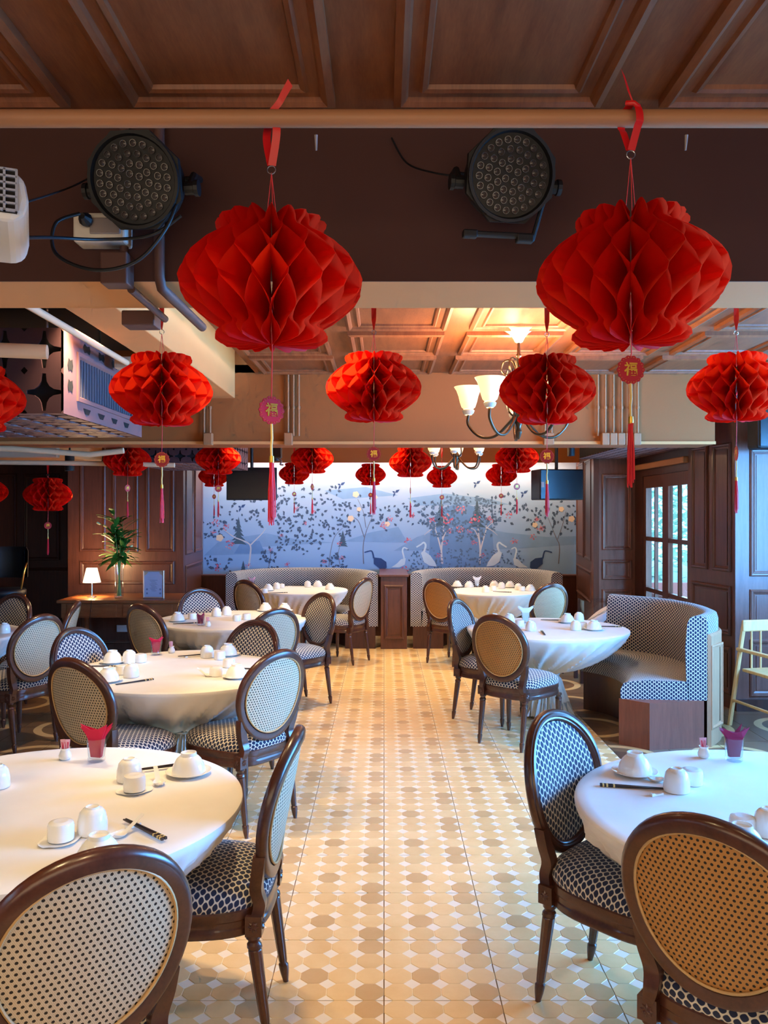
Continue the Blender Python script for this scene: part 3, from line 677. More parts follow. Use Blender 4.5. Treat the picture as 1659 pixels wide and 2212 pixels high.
# stage lights
def par(name, label, c, r, tilt, rz, bar):
    t = thing(name, label, 'stage light', c, rz); Rm = Matrix.Rotation(tilt, 3, 'X')
    def T_(m): m.v = [tuple(Rm @ Vector(p)) for p in m.v]; return m
    T_(MB().lathe([(0, .012), (r*.93, .012), (r*.97, .0), (r*1.04, .0), (r*1.04, .03), (r*1.0, .05), (r*.96, .09), (r*.7, .135), (r*.3, .16), (0, .16)], 40, axis=(0, 1, 0))).build('housing', 'black_metal', t, smooth=35)
    mb = MB(); pts = [(r*1.13*math.cos(PI/8+k*PI/4), r*1.13*math.sin(PI/8+k*PI/4)) for k in range(8)]; ip = [(r*1.0*math.cos(PI/8+k*PI/4), r*1.0*math.sin(PI/8+k*PI/4)) for k in range(8)]
    mb.skin([[(a, .012, b) for a, b in ip], [(a, .012, b) for a, b in pts], [(a, .03, b) for a, b in pts]]); T_(mb).build('front_frame', 'black_metal', t)
    lens = None
    for ring, nn in ((.16, 4), (.36, 10), (.57, 16), (.78, 22)):
        for k in range(nn):
            a = 2*PI*k/nn+ring*3; p = Rm @ V(r*ring*math.cos(a), .007, r*ring*math.sin(a))
            if lens is None:
                mb = MB().lathe([(.0080, .006), (.0086, .003), (.0086, 0), (.0072, 0), (.0062, .003), (.002, .0015), (0, .001)], 12, axis=(0, 1, 0)); T_(mb); lens = mb.build('lens', 'lens_glass', t, smooth=40); lens.location = p
            else:
                l = bpy.data.objects.new('lens', lens.data); COL.objects.link(l); l.parent = t; l.location = p
    for s in (-1, 1):
        MB().lathe([(0, 0), (.016, 0), (.016, .022), (.02, .024), (.02, .034), (0, .034)], 12, (s*(r*1.04), .06, 0), axis=(s, 0, 0)).build('knob', 'black_plastic', t)
    MB().tube([(-r*1.12, .06, 0), (-r*1.12, .10, r*.45), (-r*1.0, .205, r*.75), (r*1.0, .205, r*.75), (r*1.12, .10, r*.45), (r*1.12, .06, 0)], .009, 8).build('yoke', 'black_metal', t)
    if bar:
        MB().box(-r*1.05, r*.62, .03, .05, -r*1.34, -r*1.22).box(-r*1.1, -r*.75, .028, .052, -r*1.38, -r*1.2).box(r*.2, r*.62, .028, .052, -r*1.44, -r*1.24).build('bracket_foot', 'black_metal', t, bevel=.004)
        MB().tube([(r*.6, .04, -r*1.38), (r*.86, .04, -r*.5), (r*1.1, .05, 0)], .006, 8).build('bracket_strut', 'black_metal', t)
    return t
par('stage_light', 'round black LED stage light with a looped cable near the projector', (-.605, 1.99, 2.468), .107, math.radians(17), math.radians(-4), False)
par('stage_light', 'round black LED stage light with a foot bracket between the two big lanterns', (.309, 1.99, 2.480), .103, math.radians(17), math.radians(8), True)
sb = thing('socket_box', 'white surface socket box with black plug behind the stage light', 'socket', (-.74, 2.14, 2.40))
MB().box(-.065, .07, 0, .07, -.03, .045).build('box', 'white_plastic', sb, bevel=.006); MB().box(-.02, .06, -.006, 0, -.012, .03).build('plate', 'grey_plastic', sb, bevel=.003); MB().lathe([(0, 0), (.014, 0), (.018, -.02), (.008, -.045), (0, -.045)], 10, (-.025, 0, .02), axis=(0, 1, 0)).build('plug', 'black_plastic', sb)
def cable(name, label, pts, r=.005): return tag(MB().tube(catmull(pts, 8), r, 8).build(name, 'black_plastic', None, smooth=60), label, 'cable')
cable('cable', 'black cable looping down from the socket box under the stage light', [(-.765, 2.08, 2.42), (-.81, 2.04, 2.38), (-.80, 2.02, 2.30), (-.70, 2.0, 2.255), (-.60, 2.0, 2.275), (-.53, 2.0, 2.35), (-.50, 2.02, 2.44)], .0045)
cable('cable', 'black cable stretched from the projector to the stage light', [(-.70, 1.6, 2.20), (-.76, 1.9, 2.30), (-.70, 2.05, 2.345), (-.58, 2.05, 2.355), (-.50, 2.04, 2.40)], .004)
cable('cable', 'thin black cable running up from the projector to the ceiling', [(-.72, 1.62, 2.27), (-.80, 2.15, 2.52), (-.72, 2.19, 2.60), (-.66, 2.19, 2.72)], .0025)
cable('cable', 'thin black cable sagging to the stage light from the pipe', [(.02, 2.19, 2.66), (.06, 2.17, 2.585), (.13, 2.1, 2.53), (.20, 2.06, 2.505)], .0025)
# ================================================================== hanging lanterns
LP = [(0, .40), (.015, .55), (.05, .615), (.085, .61), (.12, .555), (.14, .56), (.20, .70), (.27, .82), (.34, .92), (.42, .985), (.50, 1.0), (.58, .97), (.66, .90), (.74, .79), (.81, .65), (.85, .555), (.87, .54), (.90, .57), (.94, .575), (.97, .55), (.99, .47), (1.0, .36)]
def lantern_mesh(D, NS=34, rows=5):
    R = D/2; Hh = D*.70; mb = MB()
    zs = []
    for i in range(len(LP)-1):
        zs.append(LP[i]); 
        if LP[i+1][0]-LP[i][0] > .05: zs.append(((LP[i][0]+LP[i+1][0])/2, (LP[i][1]+LP[i+1][1])/2))
    zs.append(LP[-1])
    st = 2*PI/NS
    for k in range(NS):
        rings = []
        for zt, rr in zs:
            w_ = zt*rows; tri = 1-2*abs((w_ % 2)-1)      # -1..1
            tri = max(-1, min(1, tri*1.25))
            ang = st*k+(1 if k % 2 else -1)*tri*st*.485
            wob = 1+.008*math.sin(k*5.1+zt*9)+(.05*math.sin(k*2.7) if zt > .86 else 0)
            ring = []
            for q in (.10, .45, .75, 1.0):
                a = st*k+(ang-st*k); ring.append((R*rr*q*wob*math.cos(a), R*rr*q*wob*math.sin(a), zt*Hh))
            rings.append(ring)
        mb.skin(rings, closed=False)
    return mb, Hh
DL = .38
mbL, HH = lantern_mesh(DL); _o = mbL.build('paper_body', 'lantern_paper', None, smooth=25); LBODY = _o.data; bpy.data.objects.remove(_o)
def mesh_of(mb, name, mats, smooth=None):
    o = mb.build(name, mats, None, smooth); d = o.data; bpy.data.objects.remove(o); return d
def link(me, name, parent, loc=(0,0,0), rot=(0,0,0)):
    o = bpy.data.objects.new(name, me); COL.objects.link(o); o.parent = parent; o.location = loc; o.rotation_euler = rot; return o
# medallion: scalloped card with the character for good fortune
def scallop(r): return [(r*(1+.05*math.cos(14*a))*math.cos(a), r*(1+.05*math.cos(14*a))*math.sin(a)) for a in [2*PI*k/56 for k in range(56)]]
mb = MB(); sc = scallop(.0285); mb.skin([[(a, -.0012, b) for a, b in sc], [(a, .0012, b) for a, b in sc]], True, True, True); MED = mesh_of(mb, 'medallion', 'disc_red')
cu = bpy.data.curves.new('fortune', 'FONT'); cu.body = '\u798f'; cu.size = .029; cu.extrude = .0006; cu.align_x = 'CENTER'; cu.align_y = 'CENTER'; cu.offset = .0006
to = bpy.data.objects.new('fortune', cu); COL.objects.link(to); bpy.context.view_layer.update()
CHAR = bpy.data.meshes.new_from_object(to.evaluated_get(bpy.context.evaluated_depsgraph_get())); bpy.data.objects.remove(to)
CHAR.materials.clear(); CHAR.materials.append(MATS['gold'])
mb = MB()
for k in range(28): a = 2*PI*k/28; mb.lathe([(.0009, 0), (.0009, .0008)], 5, (.0255*math.cos(a), -.0015, .0255*math.sin(a)), axis=(0, -1, 0), cap1=True)
STUDS = mesh_of(mb, 'rim_studs', 'gold')
ROD = mesh_of(MB().tube([(0, 0, 0), (.001, 0, -.03), (-.0005, 0, -.045), (0, 0, -.07)], .0027, 8), 'gold_rod', 'gold_thread', 50)
KNOT = mesh_of(MB().lathe([(0, .006), (.005, .005), (.0055, -.006), (.0045, -.010), (0, -.010)], 10), 'tassel_cap', 'gold', 50)
mb = MB(); rt = random.Random(5)
for k in range(26):
    a = rt.random()*6.28; q = .0045*rt.random()**.5; e = .009*rt.random()**.5; l = .112+.02*rt.random()
    mb.tube([(q*math.cos(a), q*math.sin(a), 0), (e*math.cos(a)*.9, e*math.sin(a)*.9, -l*.5), (e*math.cos(a), e*math.sin(a), -l)], .0011, 4)
TASSEL = mesh_of(mb, 'tassel', 'red_tassel', 60); 
def tilt(d): return math.radians(d)
def lantern(px, py, d, label, cord=.13, mrot=0, rot=0, top=None, ring=None, group='honeycomb paper lanterns', loop=False):
    c = P(px, py, d=d); z0 = c.z-HH/2; t = thing('paper_lantern', label, 'lantern', (c.x, d, z0), 0, group)
    link(LBODY, 'paper_body', t, (0, 0, 0), (0, 0, rot)); zt = HH
    rz = HH+.085 if ring is None else ring
    for s in (-1, 0.3, 1): MB().tube([(0, 0, rz-.006), (s*.012, .002, HH*.94)], .0008, 5).build('hanging_thread', 'red_cord', t)
    MB().tube([(.0085*math.cos(a), 0, rz+.0085*math.sin(a)) for a in [2*PI*k/14 for k in range(14)]], .0012, 6, closed=True).build('ring', 'steel', t)
    top_z = (top if top is not None else ZC)-z0
    if loop:
        mb = MB()
        for s in (-1, 1):
            pts = [(s*.001, -.002*s, rz+.008), (s*.010, -.014*s, rz+.05), (s*.013, -.02*s, top_z-.02), (s*.009, -.019*s, top_z+.006), (0, 0, top_z+.0195)]
            cp = catmull(pts, 6); mb.skin([[p+V(-.008, 0, .001), p+V(.008, .003, 0)] for p in cp], closed=False)
        mb.build('ribbon', 'red_ribbon', t, smooth=60)
        mb = MB(); sg = 1 if px < 1000 else -.6
        cp = catmull([(0, -.02, top_z+.012), (sg*.018, -.028, top_z+.028), (sg*.028, -.03, top_z+.045), (sg*.042, -.032, top_z+.068)], 6)
        mb.skin([[p+V(-.004, 0, .004*(1+i*.05)), p+V(.005, .004, -.003*(1+i*.05))] for i, p in enumerate(cp)], closed=False); mb.build('ribbon_tail', 'red_ribbon', t, smooth=60)
        MB().tube([(-.013, -.012, top_z+.016), (0, -.021, top_z+.012), (.013, -.012, top_z+.008)], .005, 6).build('ribbon_knot', 'red_ribbon', t, smooth=60)
    else:
        kk = min(1, (top_z-rz)/.12)
        MB().skin([[V(-.002, 0, rz+.008), V(.002, 0, rz+.008)], [V(-.009, .003, rz+.05*kk), V(.009, -.003, rz+.05*kk)], [V(-.010, 0, rz+.11*kk), V(.010, 0, rz+.11*kk)], [V(-.004, 0, top_z), V(.004, 0, top_z)]], closed=False).build('ribbon', 'red_ribbon', t)
    MB().tube([(0, 0, .10), (.0015, 0, -.02), (0, 0, -cord+.026)], .0013, 6).build('cord', 'red_cord', t)
    m_ = link(MED, 'medallion', t, (0, 0, -cord), (0, 0, mrot)); m_['label'] = 'red card medallion with a gold Chinese character for fortune'
    link(CHAR, 'character', m_, (0, -.0014, -.0005), (PI/2, 0, 0)); link(CHAR, 'character', m_, (0, .0014, -.0005), (PI/2, 0, PI)); link(STUDS, 'rim_studs', m_)
    link(ROD, 'gold_rod', t, (0, 0, -cord-.028)); link(KNOT, 'tassel_cap', t, (0, 0, -cord-.10)); tl = link(TASSEL, 'tassel', t, (0, 0, -cord-.108), (0, 0, rot*3))
    return t
lantern(586, 608, 1.72, 'big red paper lantern over the aisle below a ribbon loop, nearest with an oval medallion', .135, tilt(35), .12, 2.478, .215+.15, loop=True)
lantern(1362, 602, 1.68, 'big red paper lantern with a round gold-lettered medallion, beside the foot-bracket stage light', .052, tilt(8), .26, 2.478, .215+.17, loop=True)
lantern(349, 842, 3.12, 'mid-size red lantern beside the grilled fretwork box', .13, 0, .05)
lantern(807, 837, 3.27, 'mid-size red lantern over the centre of the aisle between the first beams', .13, .1, .02)
lantern(1181, 842, 3.27, 'mid-size red lantern overlapping the lit chandelier', .13, -.1, .08)
lantern(1590, 837, 3.30, 'mid-size red lantern at the picture edge over the high chair', .13, tilt(80), .03)
lantern(-55, 860, 3.30, 'mid-size red lantern cut by the picture edge beside the fretwork box', .13, .2, .1)
lantern(275, 993, 6.75, 'small red lantern above the lily vase, top hidden by the tan beam', .10, tilt(60), .1)
lantern(471, 990, 6.9, 'small orange-lit lantern glowing above another in front of the black screen', .12, .3, .2)
lantern(674, 990, 7.3, 'small red lantern behind the three conduits', .12, tilt(70), .05)
lantern(886, 998, 7.3, 'small red lantern touching the second chandelier', .12, tilt(80), .1)
lantern(1116, 988, 7.15, 'small red lantern below the short conduit, overlapping a farther one', .12, .2, .15)
lantern(462, 1028, 10.1, 'far lantern below the orange-lit one at the mural edge', .12, tilt(50), .1)
lantern(635, 1023, 10.2, 'far red lantern beside the black screen', .12, tilt(30), .1)
lantern(800, 1025, 10.2, 'far red lantern at the middle of the mural', .12, 0, .2)
lantern(954, 1030, 10.2, 'far red lantern just below the second chandelier', .12, .1, .1)
lantern(1082, 1026, 10.0, 'far red lantern overlapped by the one under the short conduit', .12, 0, .15)
lantern(103, 1068, 6.72, 'low-hung red lantern in front of the dark recess', .12, .2, .3, 2.065, .29)
lantern(-37, 1062, 6.72, 'low-hung red lantern cut by the picture edge at the dark recess', .12, .2, .1, 2.075, .29)

# ================================================================== chandeliers
def chandelier(label, x, y, ztop, rot, n=5, arm=.30, drop=.52, spill=10):
    t = thing('chandelier', label, 'chandelier', (x, y, ztop), rot, 'bronze chandeliers with glass shades')
    MB().lathe([(0, 0), (.088, 0), (.092, -.008), (.080, -.018), (.055, -.035), (.035, -.060), (.022, -.085), (.012, -.09), (0, -.09)], 32).build('canopy', 'bronze_pale', t, smooth=40)
    zb = -drop
    MB().lathe([(.008, -.09), (.010, -.15), (.018, -.165), (.010, -.18), (.009, -.26), (.020, -.28), (.026, -.30), (.012, -.33), (.010, zb+.07), (.030, zb+.04), (.036, zb), (.018, zb-.04), (.012, zb-.06), (.020, zb-.08), (.006, zb-.12), (0, zb-.125)], 16).build('stem', 'bronze', t, smooth=40)
    mb = MB().lathe([(.020, 0), (.032, .012), (.036, .026), (.030, .032), (.026, .034)], 16); sock = mesh_of(mb, 'socket', 'bronze_pale', 40)
    prof = [(.028, .02), (.040, .030), (.050, .060), (.058, .095), (.070, .128), (.084, .150), (.080, .150), (.066, .128), (.054, .095), (.046, .062), (.034, .034)]
    glass = mesh_of(MB().lathe(prof, 24), 'glass_shade', 'lit_shade', 60)
    for k in range(n):
        a = 2*PI*k/n; c, s_ = math.cos(a), math.sin(a)
        def q(r, z): return (r*c, r*s_, z)
        am = MB().tube(catmull([q(.02, zb+.02), q(.06, zb-.03), q(.14, zb-.10), q(.23, zb-.10), q(arm, zb-.03), q(arm, zb+.03)], 6), .0085, 8).build('arm', 'bronze', t, smooth=60)
        MB().tube(catmull([q(.015, -.24), q(.04, -.19), q(.085, -.19), q(.10, -.24), q(.075, -.27), q(.065, -.245)], 5), .0055, 6).build('scroll', 'bronze', t, smooth=60)
        MB().tube(catmull([q(.02, zb+.0), q(.06, zb+.05), q(.05, zb+.14), q(.02, -.33)], 5), .0055, 6).build('scroll', 'bronze', t, smooth=60)
        so = link(sock, 'socket', t, q(arm, zb+.03)); sh = link(glass, 'glass_shade', t, q(arm, zb+.045))
        lo = light('POINT', (0, 0, 0), spill, (1, .66, .34), (0, 0, 0), 'chandelier_bulb', shadow_soft_size=.035); lo.parent = t; lo.location = q(arm, zb+.215)
    return t
chandelier('bronze chandelier with five lit glass shades under the coffered ceiling', 1.0*(1120-CX)*4.75/F, 4.75, ZC, 2.75, 5, .30, .52, 6.5)
chandelier('farther bronze chandelier with lit glass shades in front of the mural', (985-CX)*8.6/F, 8.6, ZC, .35, 6, .27, .50, 5.5)
# ---- recessed downlights
def downlight(x, y, e=34, z=ZC, lab='', ang=95):
    t = thing('downlight', lab, 'downlight', (x, y, z), 0, 'recessed ceiling downlights')
    MB().lathe([(.020, .004), (.034, -.002), (.038, -.006), (.040, -.001)], 20).build('trim_ring', 'white_plastic', t); MB().lathe([(0, 0), (.02, 0)], 16).build('lens', 'downlight_lens', t)
    lo = light('SPOT', (0, 0, -.012), e, (1, .74, .38), (0, 0, 0), 'downlight_lamp', shadow_soft_size=.05, spot_size=math.radians(ang), spot_blend=.8); lo.parent = t; lo.location = (0, 0, -.012)
for x, y, lab in ((.75, 5.29, 'small downlight in the coffer beside the first chandelier'), (2.04, 5.29, 'small downlight in the coffer above the curved side booth'), (-.35, 3.3, 'downlight over the near aisle'), (.30, 4.3, 'downlight over the middle aisle'), (1.45, 3.3, 'downlight over the blue-lit near table'),
                 (-.2, 1.1, 'downlight above the camera'), (1.3, 1.3, 'downlight above the near amber cane chair'), (-1.15, 1.2, 'downlight above the near cream cane chair'),
                 (-.2, 7.4, 'downlight over the far aisle'), (-.3, 9.2, 'downlight before the far booth'), (.9, 9.2, 'downlight over the far round table'), (1.6, 7.2, 'downlight over the side booth table')):
    downlight(x, y, 6 if 'blue-lit' in lab or 'amber' in lab else (22 if 'side booth' in lab else (70 if y > 7 else 46)), ZC, lab)
def can(label, px, py, d, h=.13, r=.038, power=22):
    c = P(px, py, d=d); t = thing('spotlight', label, 'spotlight', (c.x, d, c.z))
    MB().lathe([(0, h/2), (r, h/2), (r, -h/2), (r*.9, -h/2), (r*.85, -h/2+.02), (0, -h/2+.02)], 20).build('can', 'black_metal', t, smooth=40)
    MB().tube([(0, 0, h/2), (0, 0, (ZC if c.y > 6.3 or c.x > -1 else 2.9)-c.z)], .008, 8).build('stem', 'black_metal', t)
    MB().lathe([(0, -h/2+.021), (r*.8, -h/2+.021)], 16).build('lens', 'downlight_lens', t)
    if power:
        lo = light('SPOT', (0, 0, 0), power, (1, .74, .42), (0, 0, 0), 'spot_lamp', shadow_soft_size=.04, spot_size=math.radians(85), spot_blend=.7); lo.parent = t; lo.location = (0, 0, -h/2-.005)
can('black can spotlight hanging over the side room', 150, 1000, 6.9)
can('black can spotlight beside the speaker near the mural', 1233, 972, 8.2, .12, .036)
can('black can spotlight near the conduits in front of the mural', 596, 985, 8.4, .10, .034, 14)
can('black can spotlight over the cream-lit near table', -1.15*F/3.0+CX, 1106-(2.80-1.67)*F/3.0, 3.0, .12, .04, 44)
can('black can spotlight above the orange-lit lantern', -1.18*F/7.0+CX, 1106-(2.55-1.67)*F/7.0, 7.0, .12, .036, 40)
can('black can spotlight over the second round table', -1.45*F/4.0+CX, 1106-(2.80-1.67)*F/4.0, 4.0, .12, .04, 80)
can('black can spotlight over the third round table', -1.6*F/5.7+CX, 1106-(2.80-1.67)*F/5.7, 5.7, .12, .04, 60)
# ---- screens by the mural
tv = thing('television', 'flat black television hanging in front of the mural', 'television', P(543, 1045, d=9.6))
MB().box(-.29, .29, 0, .045, -.19, .19).build('casing', 'black_plastic', tv, bevel=.006); MB().box(-.275, .275, -.003, 0, -.175, .178).build('screen', 'screen_black', tv)
MB().tube([(0, .03, .19), (0, .03, ZC-tv.location.z)], .018, 8).build('ceiling_pole', 'black_metal', tv); tv.rotation_euler = (math.radians(4), 0, math.radians(3))
tv.rotation_euler[0] = 0
sp = thing('loudspeaker', 'deep black loudspeaker box hanging at the mural corner', 'speaker', P(1212, 1047, d=9.3), math.radians(8))
MB().box(-.25, .26, 0, .32, -.17, .175).build('cabinet', 'black_plastic', sp, bevel=.012); MB().box(-.24, .25, -.006, 0, -.16, .165).build('grille', 'screen_black', sp, bevel=.004); MB().tube([(0, .16, .175), (0, .16, ZC-sp.location.z)], .02, 8).build('ceiling_pole', 'black_metal', sp)
MB().box(-.235, -.20, -.008, -.005, -.03, .03).build('badge', 'grey_plastic', sp)
sp = thing('projector', 'dark ceiling camera bracket under the tan beam near the television', 'camera', P(601, 985, d=7.7))
MB().box(-.05, .03, -.05, .05, -.02, .11).build('body', 'black_plastic', sp, bevel=.01); MB().tube(catmull([(0, 0, -.02), (.03, -.02, -.05), (.02, -.03, -.08), (.05, -.03, -.085)], 4), .008, 6).build('arm', 'grey_plastic', sp); MB().tube([(0, 0, .1), (0, 0, ZC-sp.location.z)], .012, 8).build('stem', 'black_metal', sp)
sp.name = 'ceiling_camera'
sp = thing('loudspeaker', 'dark blue-black loudspeaker on the wall at the picture edge', 'speaker', (3.13, 6.70, 2.34))
MB().box(-.13, .16, -.05, .16, -.16, .16).build('cabinet', 'black_plastic', sp, bevel=.03); MB().box(-.11, .14, -.058, -.05, -.14, .14).build('grille', 'screen_black', sp, bevel=.01); MB().box(-.03, .05, .16, .25, -.04, .04).build('wall_bracket', 'black_metal', sp)
# ================================================================== chair
def outline(t, s=1.0):
    """seat outline, front +y"""
    c, si = math.cos(t), math.sin(t); e = .62
    x = .262*math.copysign(abs(c)**e, c); y = .238*math.copysign(abs(si)**e, si)
    x *= 1.0-.18*(.5-.5*(y/.238))
    if y > 0: y += .022*(1-(x/.27)**2)
    return x*s, y*s
def oval(t, a, b, zc=.708):
    return a*math.cos(t)*(1+.05*math.sin(t)), zc+b*math.sin(t)
def backy(x, z, off=0): return -.225-(z-.45)*.20+.75*x*x+off
NTH = 56
def make_chair_parts():
    P_ = {}
    # back frame: moulded oval ring
    mb = MB(); a, b = .215, .220; path = []; frames = []
    for k in range(NTH):
        t = 2*PI*k/NTH; x, z = oval(t, a, b); dx, dz = (oval(t+.01, a, b)[0]-oval(t-.01, a, b)[0]), (oval(t+.01, a, b)[1]-oval(t-.01, a, b)[1])
        n = V(dz, 0, -dx).normalized(); path.append((x, backy(x, z), z)); frames.append((n, V(0, 1, .2).normalized()))
    sec = [(a_*.9, b_*.95) for a_, b_ in [(-.024, -.012), (-.018, -.019), (.010, -.021), (.020, -.017), (.026, -.008), (.026, .006), (.021, .014), (.013, .013), (.008, .020), (-.002, .021), (-.007, .015), (-.013, .017), (-.019, .013), (-.024, .004)]]
    mb.sweep(path, frames, sec); P_['back_frame'] = mesh_of(mb, 'back_frame', 'wood_chair', 40)
    def disc_mesh(a, b, off, bulge, nr=8, sgn=1):
        mb = MB(); rings = []; uvs = []
        for i in range(nr+1):
            q = 1-i/nr*.999
            ring = []
            for k in range(NTH):
                t = 2*PI*k/NTH; x, z = oval(t, a, b); x *= q; z = .708+(z-.708)*q
                ring.append((x, backy(x, z, off+sgn*bulge*(1-q**4)), z)); uvs.append((x, z))
            rings.append(ring)
        mb.skin(rings, True, False, True, uvs); return mb
    P_['cane_panel'] = mesh_of(disc_mesh(.196, .201, -.011, .004, 6, -1), 'cane_panel', 'cane_cream', 60)
    P_['back_pad'] = mesh_of(disc_mesh(.197, .202, .008, .020, 8, 1), 'back_pad', 'fabric_dots', 60)
    mb = MB(); mb.tube([(oval(t, .194, .199)[0], backy(*oval(t, .194, .199), -.0155), oval(t, .194, .199)[1]) for t in [2*PI*k/NTH for k in range(NTH)]], .0042, 6, closed=True)
    P_['cane_beading'] = mesh_of(mb, 'cane_beading', 'beading', 60)
    # stiles
    st = []
    for s in (-1, 1):
        mb = MB(); pts = catmull([(s*.196, backy(.196, .60, 0), .60), (s*.184, backy(.184, .54), .54), (s*.168, backy(.168, .485), .485), (s*.166, -.222, .44), (s*.176, -.214, .40)], 5)
        rings = []
        for i, p in enumerate(pts):
            w_ = .015+.006*math.sin(PI*min(1, i/len(pts)*1.1)); rings.append([p+V(-w_, -.018, 0), p+V(w_, -.018, 0), p+V(w_*1.1, 0, 0), p+V(w_, .02, 0), p+V(-w_, .02, 0), p+V(-w_*1.1, 0, 0)])
        mb.skin(rings, True, True, True); st.append(mesh_of(mb, 'stile', 'wood_chair', 35))
    P_['stile'] = st
    # seat rail
    mb = MB(); rings = []
    for s_, z in ((.93, .348), (.985, .348), (1.0, .354), (1.0, .372), (.988, .377), (.988, .395), (1.0, .400), (1.0, .425), (.985, .430), (.93, .430)):
        rings.append([(*outline(2*PI*k/64, s_), z) for k in range(64)])
    mb.skin(rings+[rings[0]]); P_['seat_rail'] = mesh_of(mb, 'seat_rail', 'wood_chair', 30)
    # cushion
    mb = MB(); rings = []; uvs = []; prof = [(.955, .418), (.985, .428), (1.0, .445), (.985, .462), (.94, .478), (.86, .491), (.7, .503), (.5, .510), (.3, .513), (.1, .514), (.001, .514)]
    L_ = [0]
    for i in range(1, len(prof)): L_.append(L_[-1]+math.hypot((prof[i][0]-prof[i-1][0])*.25, prof[i][1]-prof[i-1][1]))
    for i, (s_, z) in enumerate(prof):
        rem = (L_[-1]-L_[i])/.25
        for k in range(64): uvs.append(tuple(reversed(outline(2*PI*k/64, rem))))
        rings.append([(*outline(2*PI*k/64, s_), z) for k in range(64)])
    mb.skin(rings, True, False, True, uvs); P_['seat_cushion'] = mesh_of(mb, 'seat_cushion', 'fabric_dots', 60)
    # legs
    def leg(back):
        prof = [(.024, .350), (.024, .338), (.019, .332), (.017, .326), (.023, .318), (.024, .308), (.020, .303), (.0215, .300), (.0215, .29), (.0195, .22), (.0165, .12), (.0145, .075), (.013, .066), (.0175, .060), (.0175, .050), (.015, .030), (.010, .004), (.010, 0)]
        mb = MB(); rings = []
        for r, z in prof:
            flute = .0016 if .075 <= z <= .295 else 0; ring = []
            for j in range(20):
                a = 2*PI*j/20; rr = r-(flute if j % 2 else -flute*.3); ring.append((rr*math.cos(a), rr*math.sin(a)-(back*(.35-z)*.14), z))
            rings.append(ring)
        mb.skin(rings, True, True, True); return mesh_of(mb, 'leg', 'wood_chair', 28)
    P_['leg_f'] = leg(0); P_['leg_b'] = leg(1)
    mb = MB().box(-.026, .026, -.026, .026, .35, .412); P_['block'] = mesh_of(mb, 'corner_block', 'wood_chair')
    mb = MB()
    for k in range(8):
        a = 2*PI*k/8; c, s_ = math.cos(a), math.sin(a)
        mb.add([(0, -.029, 0), (.010*c-.005*s_, -.0275, .010*s_+.005*c), (.019*c, -.027, .019*s_), (.010*c+.005*s_, -.0275, .010*s_-.005*c), (.010*c, -.031, .010*s_)], [(0, 1, 4), (1, 2, 4), (2, 3, 4), (3, 0, 4)])
    P_['rosette'] = mesh_of(mb, 'rosette', 'wood_chair')
    return P_
plain('beading', (206, 168, 116), .5)
CP = make_chair_parts(); CP['cane_amber'] = CP['cane_panel'].copy(); CP['cane_amber'].materials.clear(); CP['cane_amber'].materials.append(MATS['cane_amber'])
def chair(bx, by, deg, label, amber=False, small=False):
    """bx, by: floor point under the middle of the backrest; deg: facing, 0 = away from the camera, counter-clockwise"""
    a = math.radians(deg); f = V(-math.sin(a), math.cos(a), 0); c = V(bx, by, 0)+f*.28
    t = thing('dining_chair', label, 'chair', c, a, 'oval-back dining chairs')
    link(CP['back_frame'], 'back_frame', t); link(CP['cane_amber' if amber else 'cane_panel'], 'cane_panel', t); link(CP['back_pad'], 'back_pad', t); link(CP['cane_beading'], 'cane_beading', t)
    for s in CP['stile']: link(s, 'stile', t)
    link(CP['seat_rail'], 'seat_rail', t); link(CP['seat_cushion'], 'seat_cushion', t)
    for sx in (-1, 1):
        link(CP['leg_f'], 'leg', t, (sx*.215, .19, 0)); link(CP['leg_b'], 'leg', t, (sx*.178, -.20, 0))
        bl = link(CP['block'], 'corner_block', t, (sx*.178, -.206, 0))
        if not small: link(CP['rosette'], 'rosette', bl, (0, 0, .381)); link(CP['rosette'], 'rosette', bl, (0, 0, .381), (0, 0, sx*PI/2))
    return t
chair(-.635, 1.80, 34, 'nearest cream cane chair at the cream-lit near table, cut by the picture bottom')
chair(-.325, 2.77, 88, 'dark chair seen edge-on between the cream-lit near table and the aisle')
chair(.625, 2.98, -133, 'blue-lit chair facing the near table with its dotted pad towards the window')
chair(.785, 1.99, -40, 'nearest amber cane chair at the blue-lit near table', True)
chair(-1.53, 4.12, -30, 'cane chair just behind the red napkin tumbler of the cream-lit near table')
chair(-.57, 4.36, 52, 'cream cane chair by the aisle at the second round table')
chair(-.86, 5.50, 148, 'chair with cream dotted pad facing over the second round table by the aisle')
chair(-1.91, 5.15, -115, 'chair with blue dotted pad facing the second round table from the side room')
chair(-2.44, 5.86, 63, 'cream cane chair drawn up to the table at the picture edge')
chair(-3.27, 7.3, 158, 'chair with dotted pad behind the table at the picture edge', small=True)
chair(-2.52, 6.7, 100, 'narrow edge-on chair in front of the console', small=True)
chair(-1.90, 6.55, -35, 'cane chair in shadow before the third round table, below the framed notice', small=True)
chair(-1.73, 7.8, -145, 'chair with bright blue pad behind the third round table', small=True)
chair(-.82, 6.24, 40, 'cream cane chair overlapped by the cream dotted pad, at the third round table')
chair(-.56, 7.38, 132, 'chair with dotted pad and blue seat by the aisle at the third round table')
chair(-1.465, 8.85, -38, 'shadowed cane chair before the far table with the pink napkin', small=True)
chair(-.224, 9.15, 62, 'cream cane chair by the aisle at the far table with the pink napkin', small=True)
chair(.59, 9.02, -42, 'amber cane chair by the aisle at the far table with the white napkin vase', True, small=True)
chair(1.70, 8.45, 25, 'pale cane chair at the white-vase far table, behind the blue-lit middle table', small=True)
chair(.62, 6.86, -120, 'blue-lit chair by the aisle facing the blue-lit middle table')
chair(.80, 5.84, -42, 'amber cane chair at the blue-lit middle table', True)
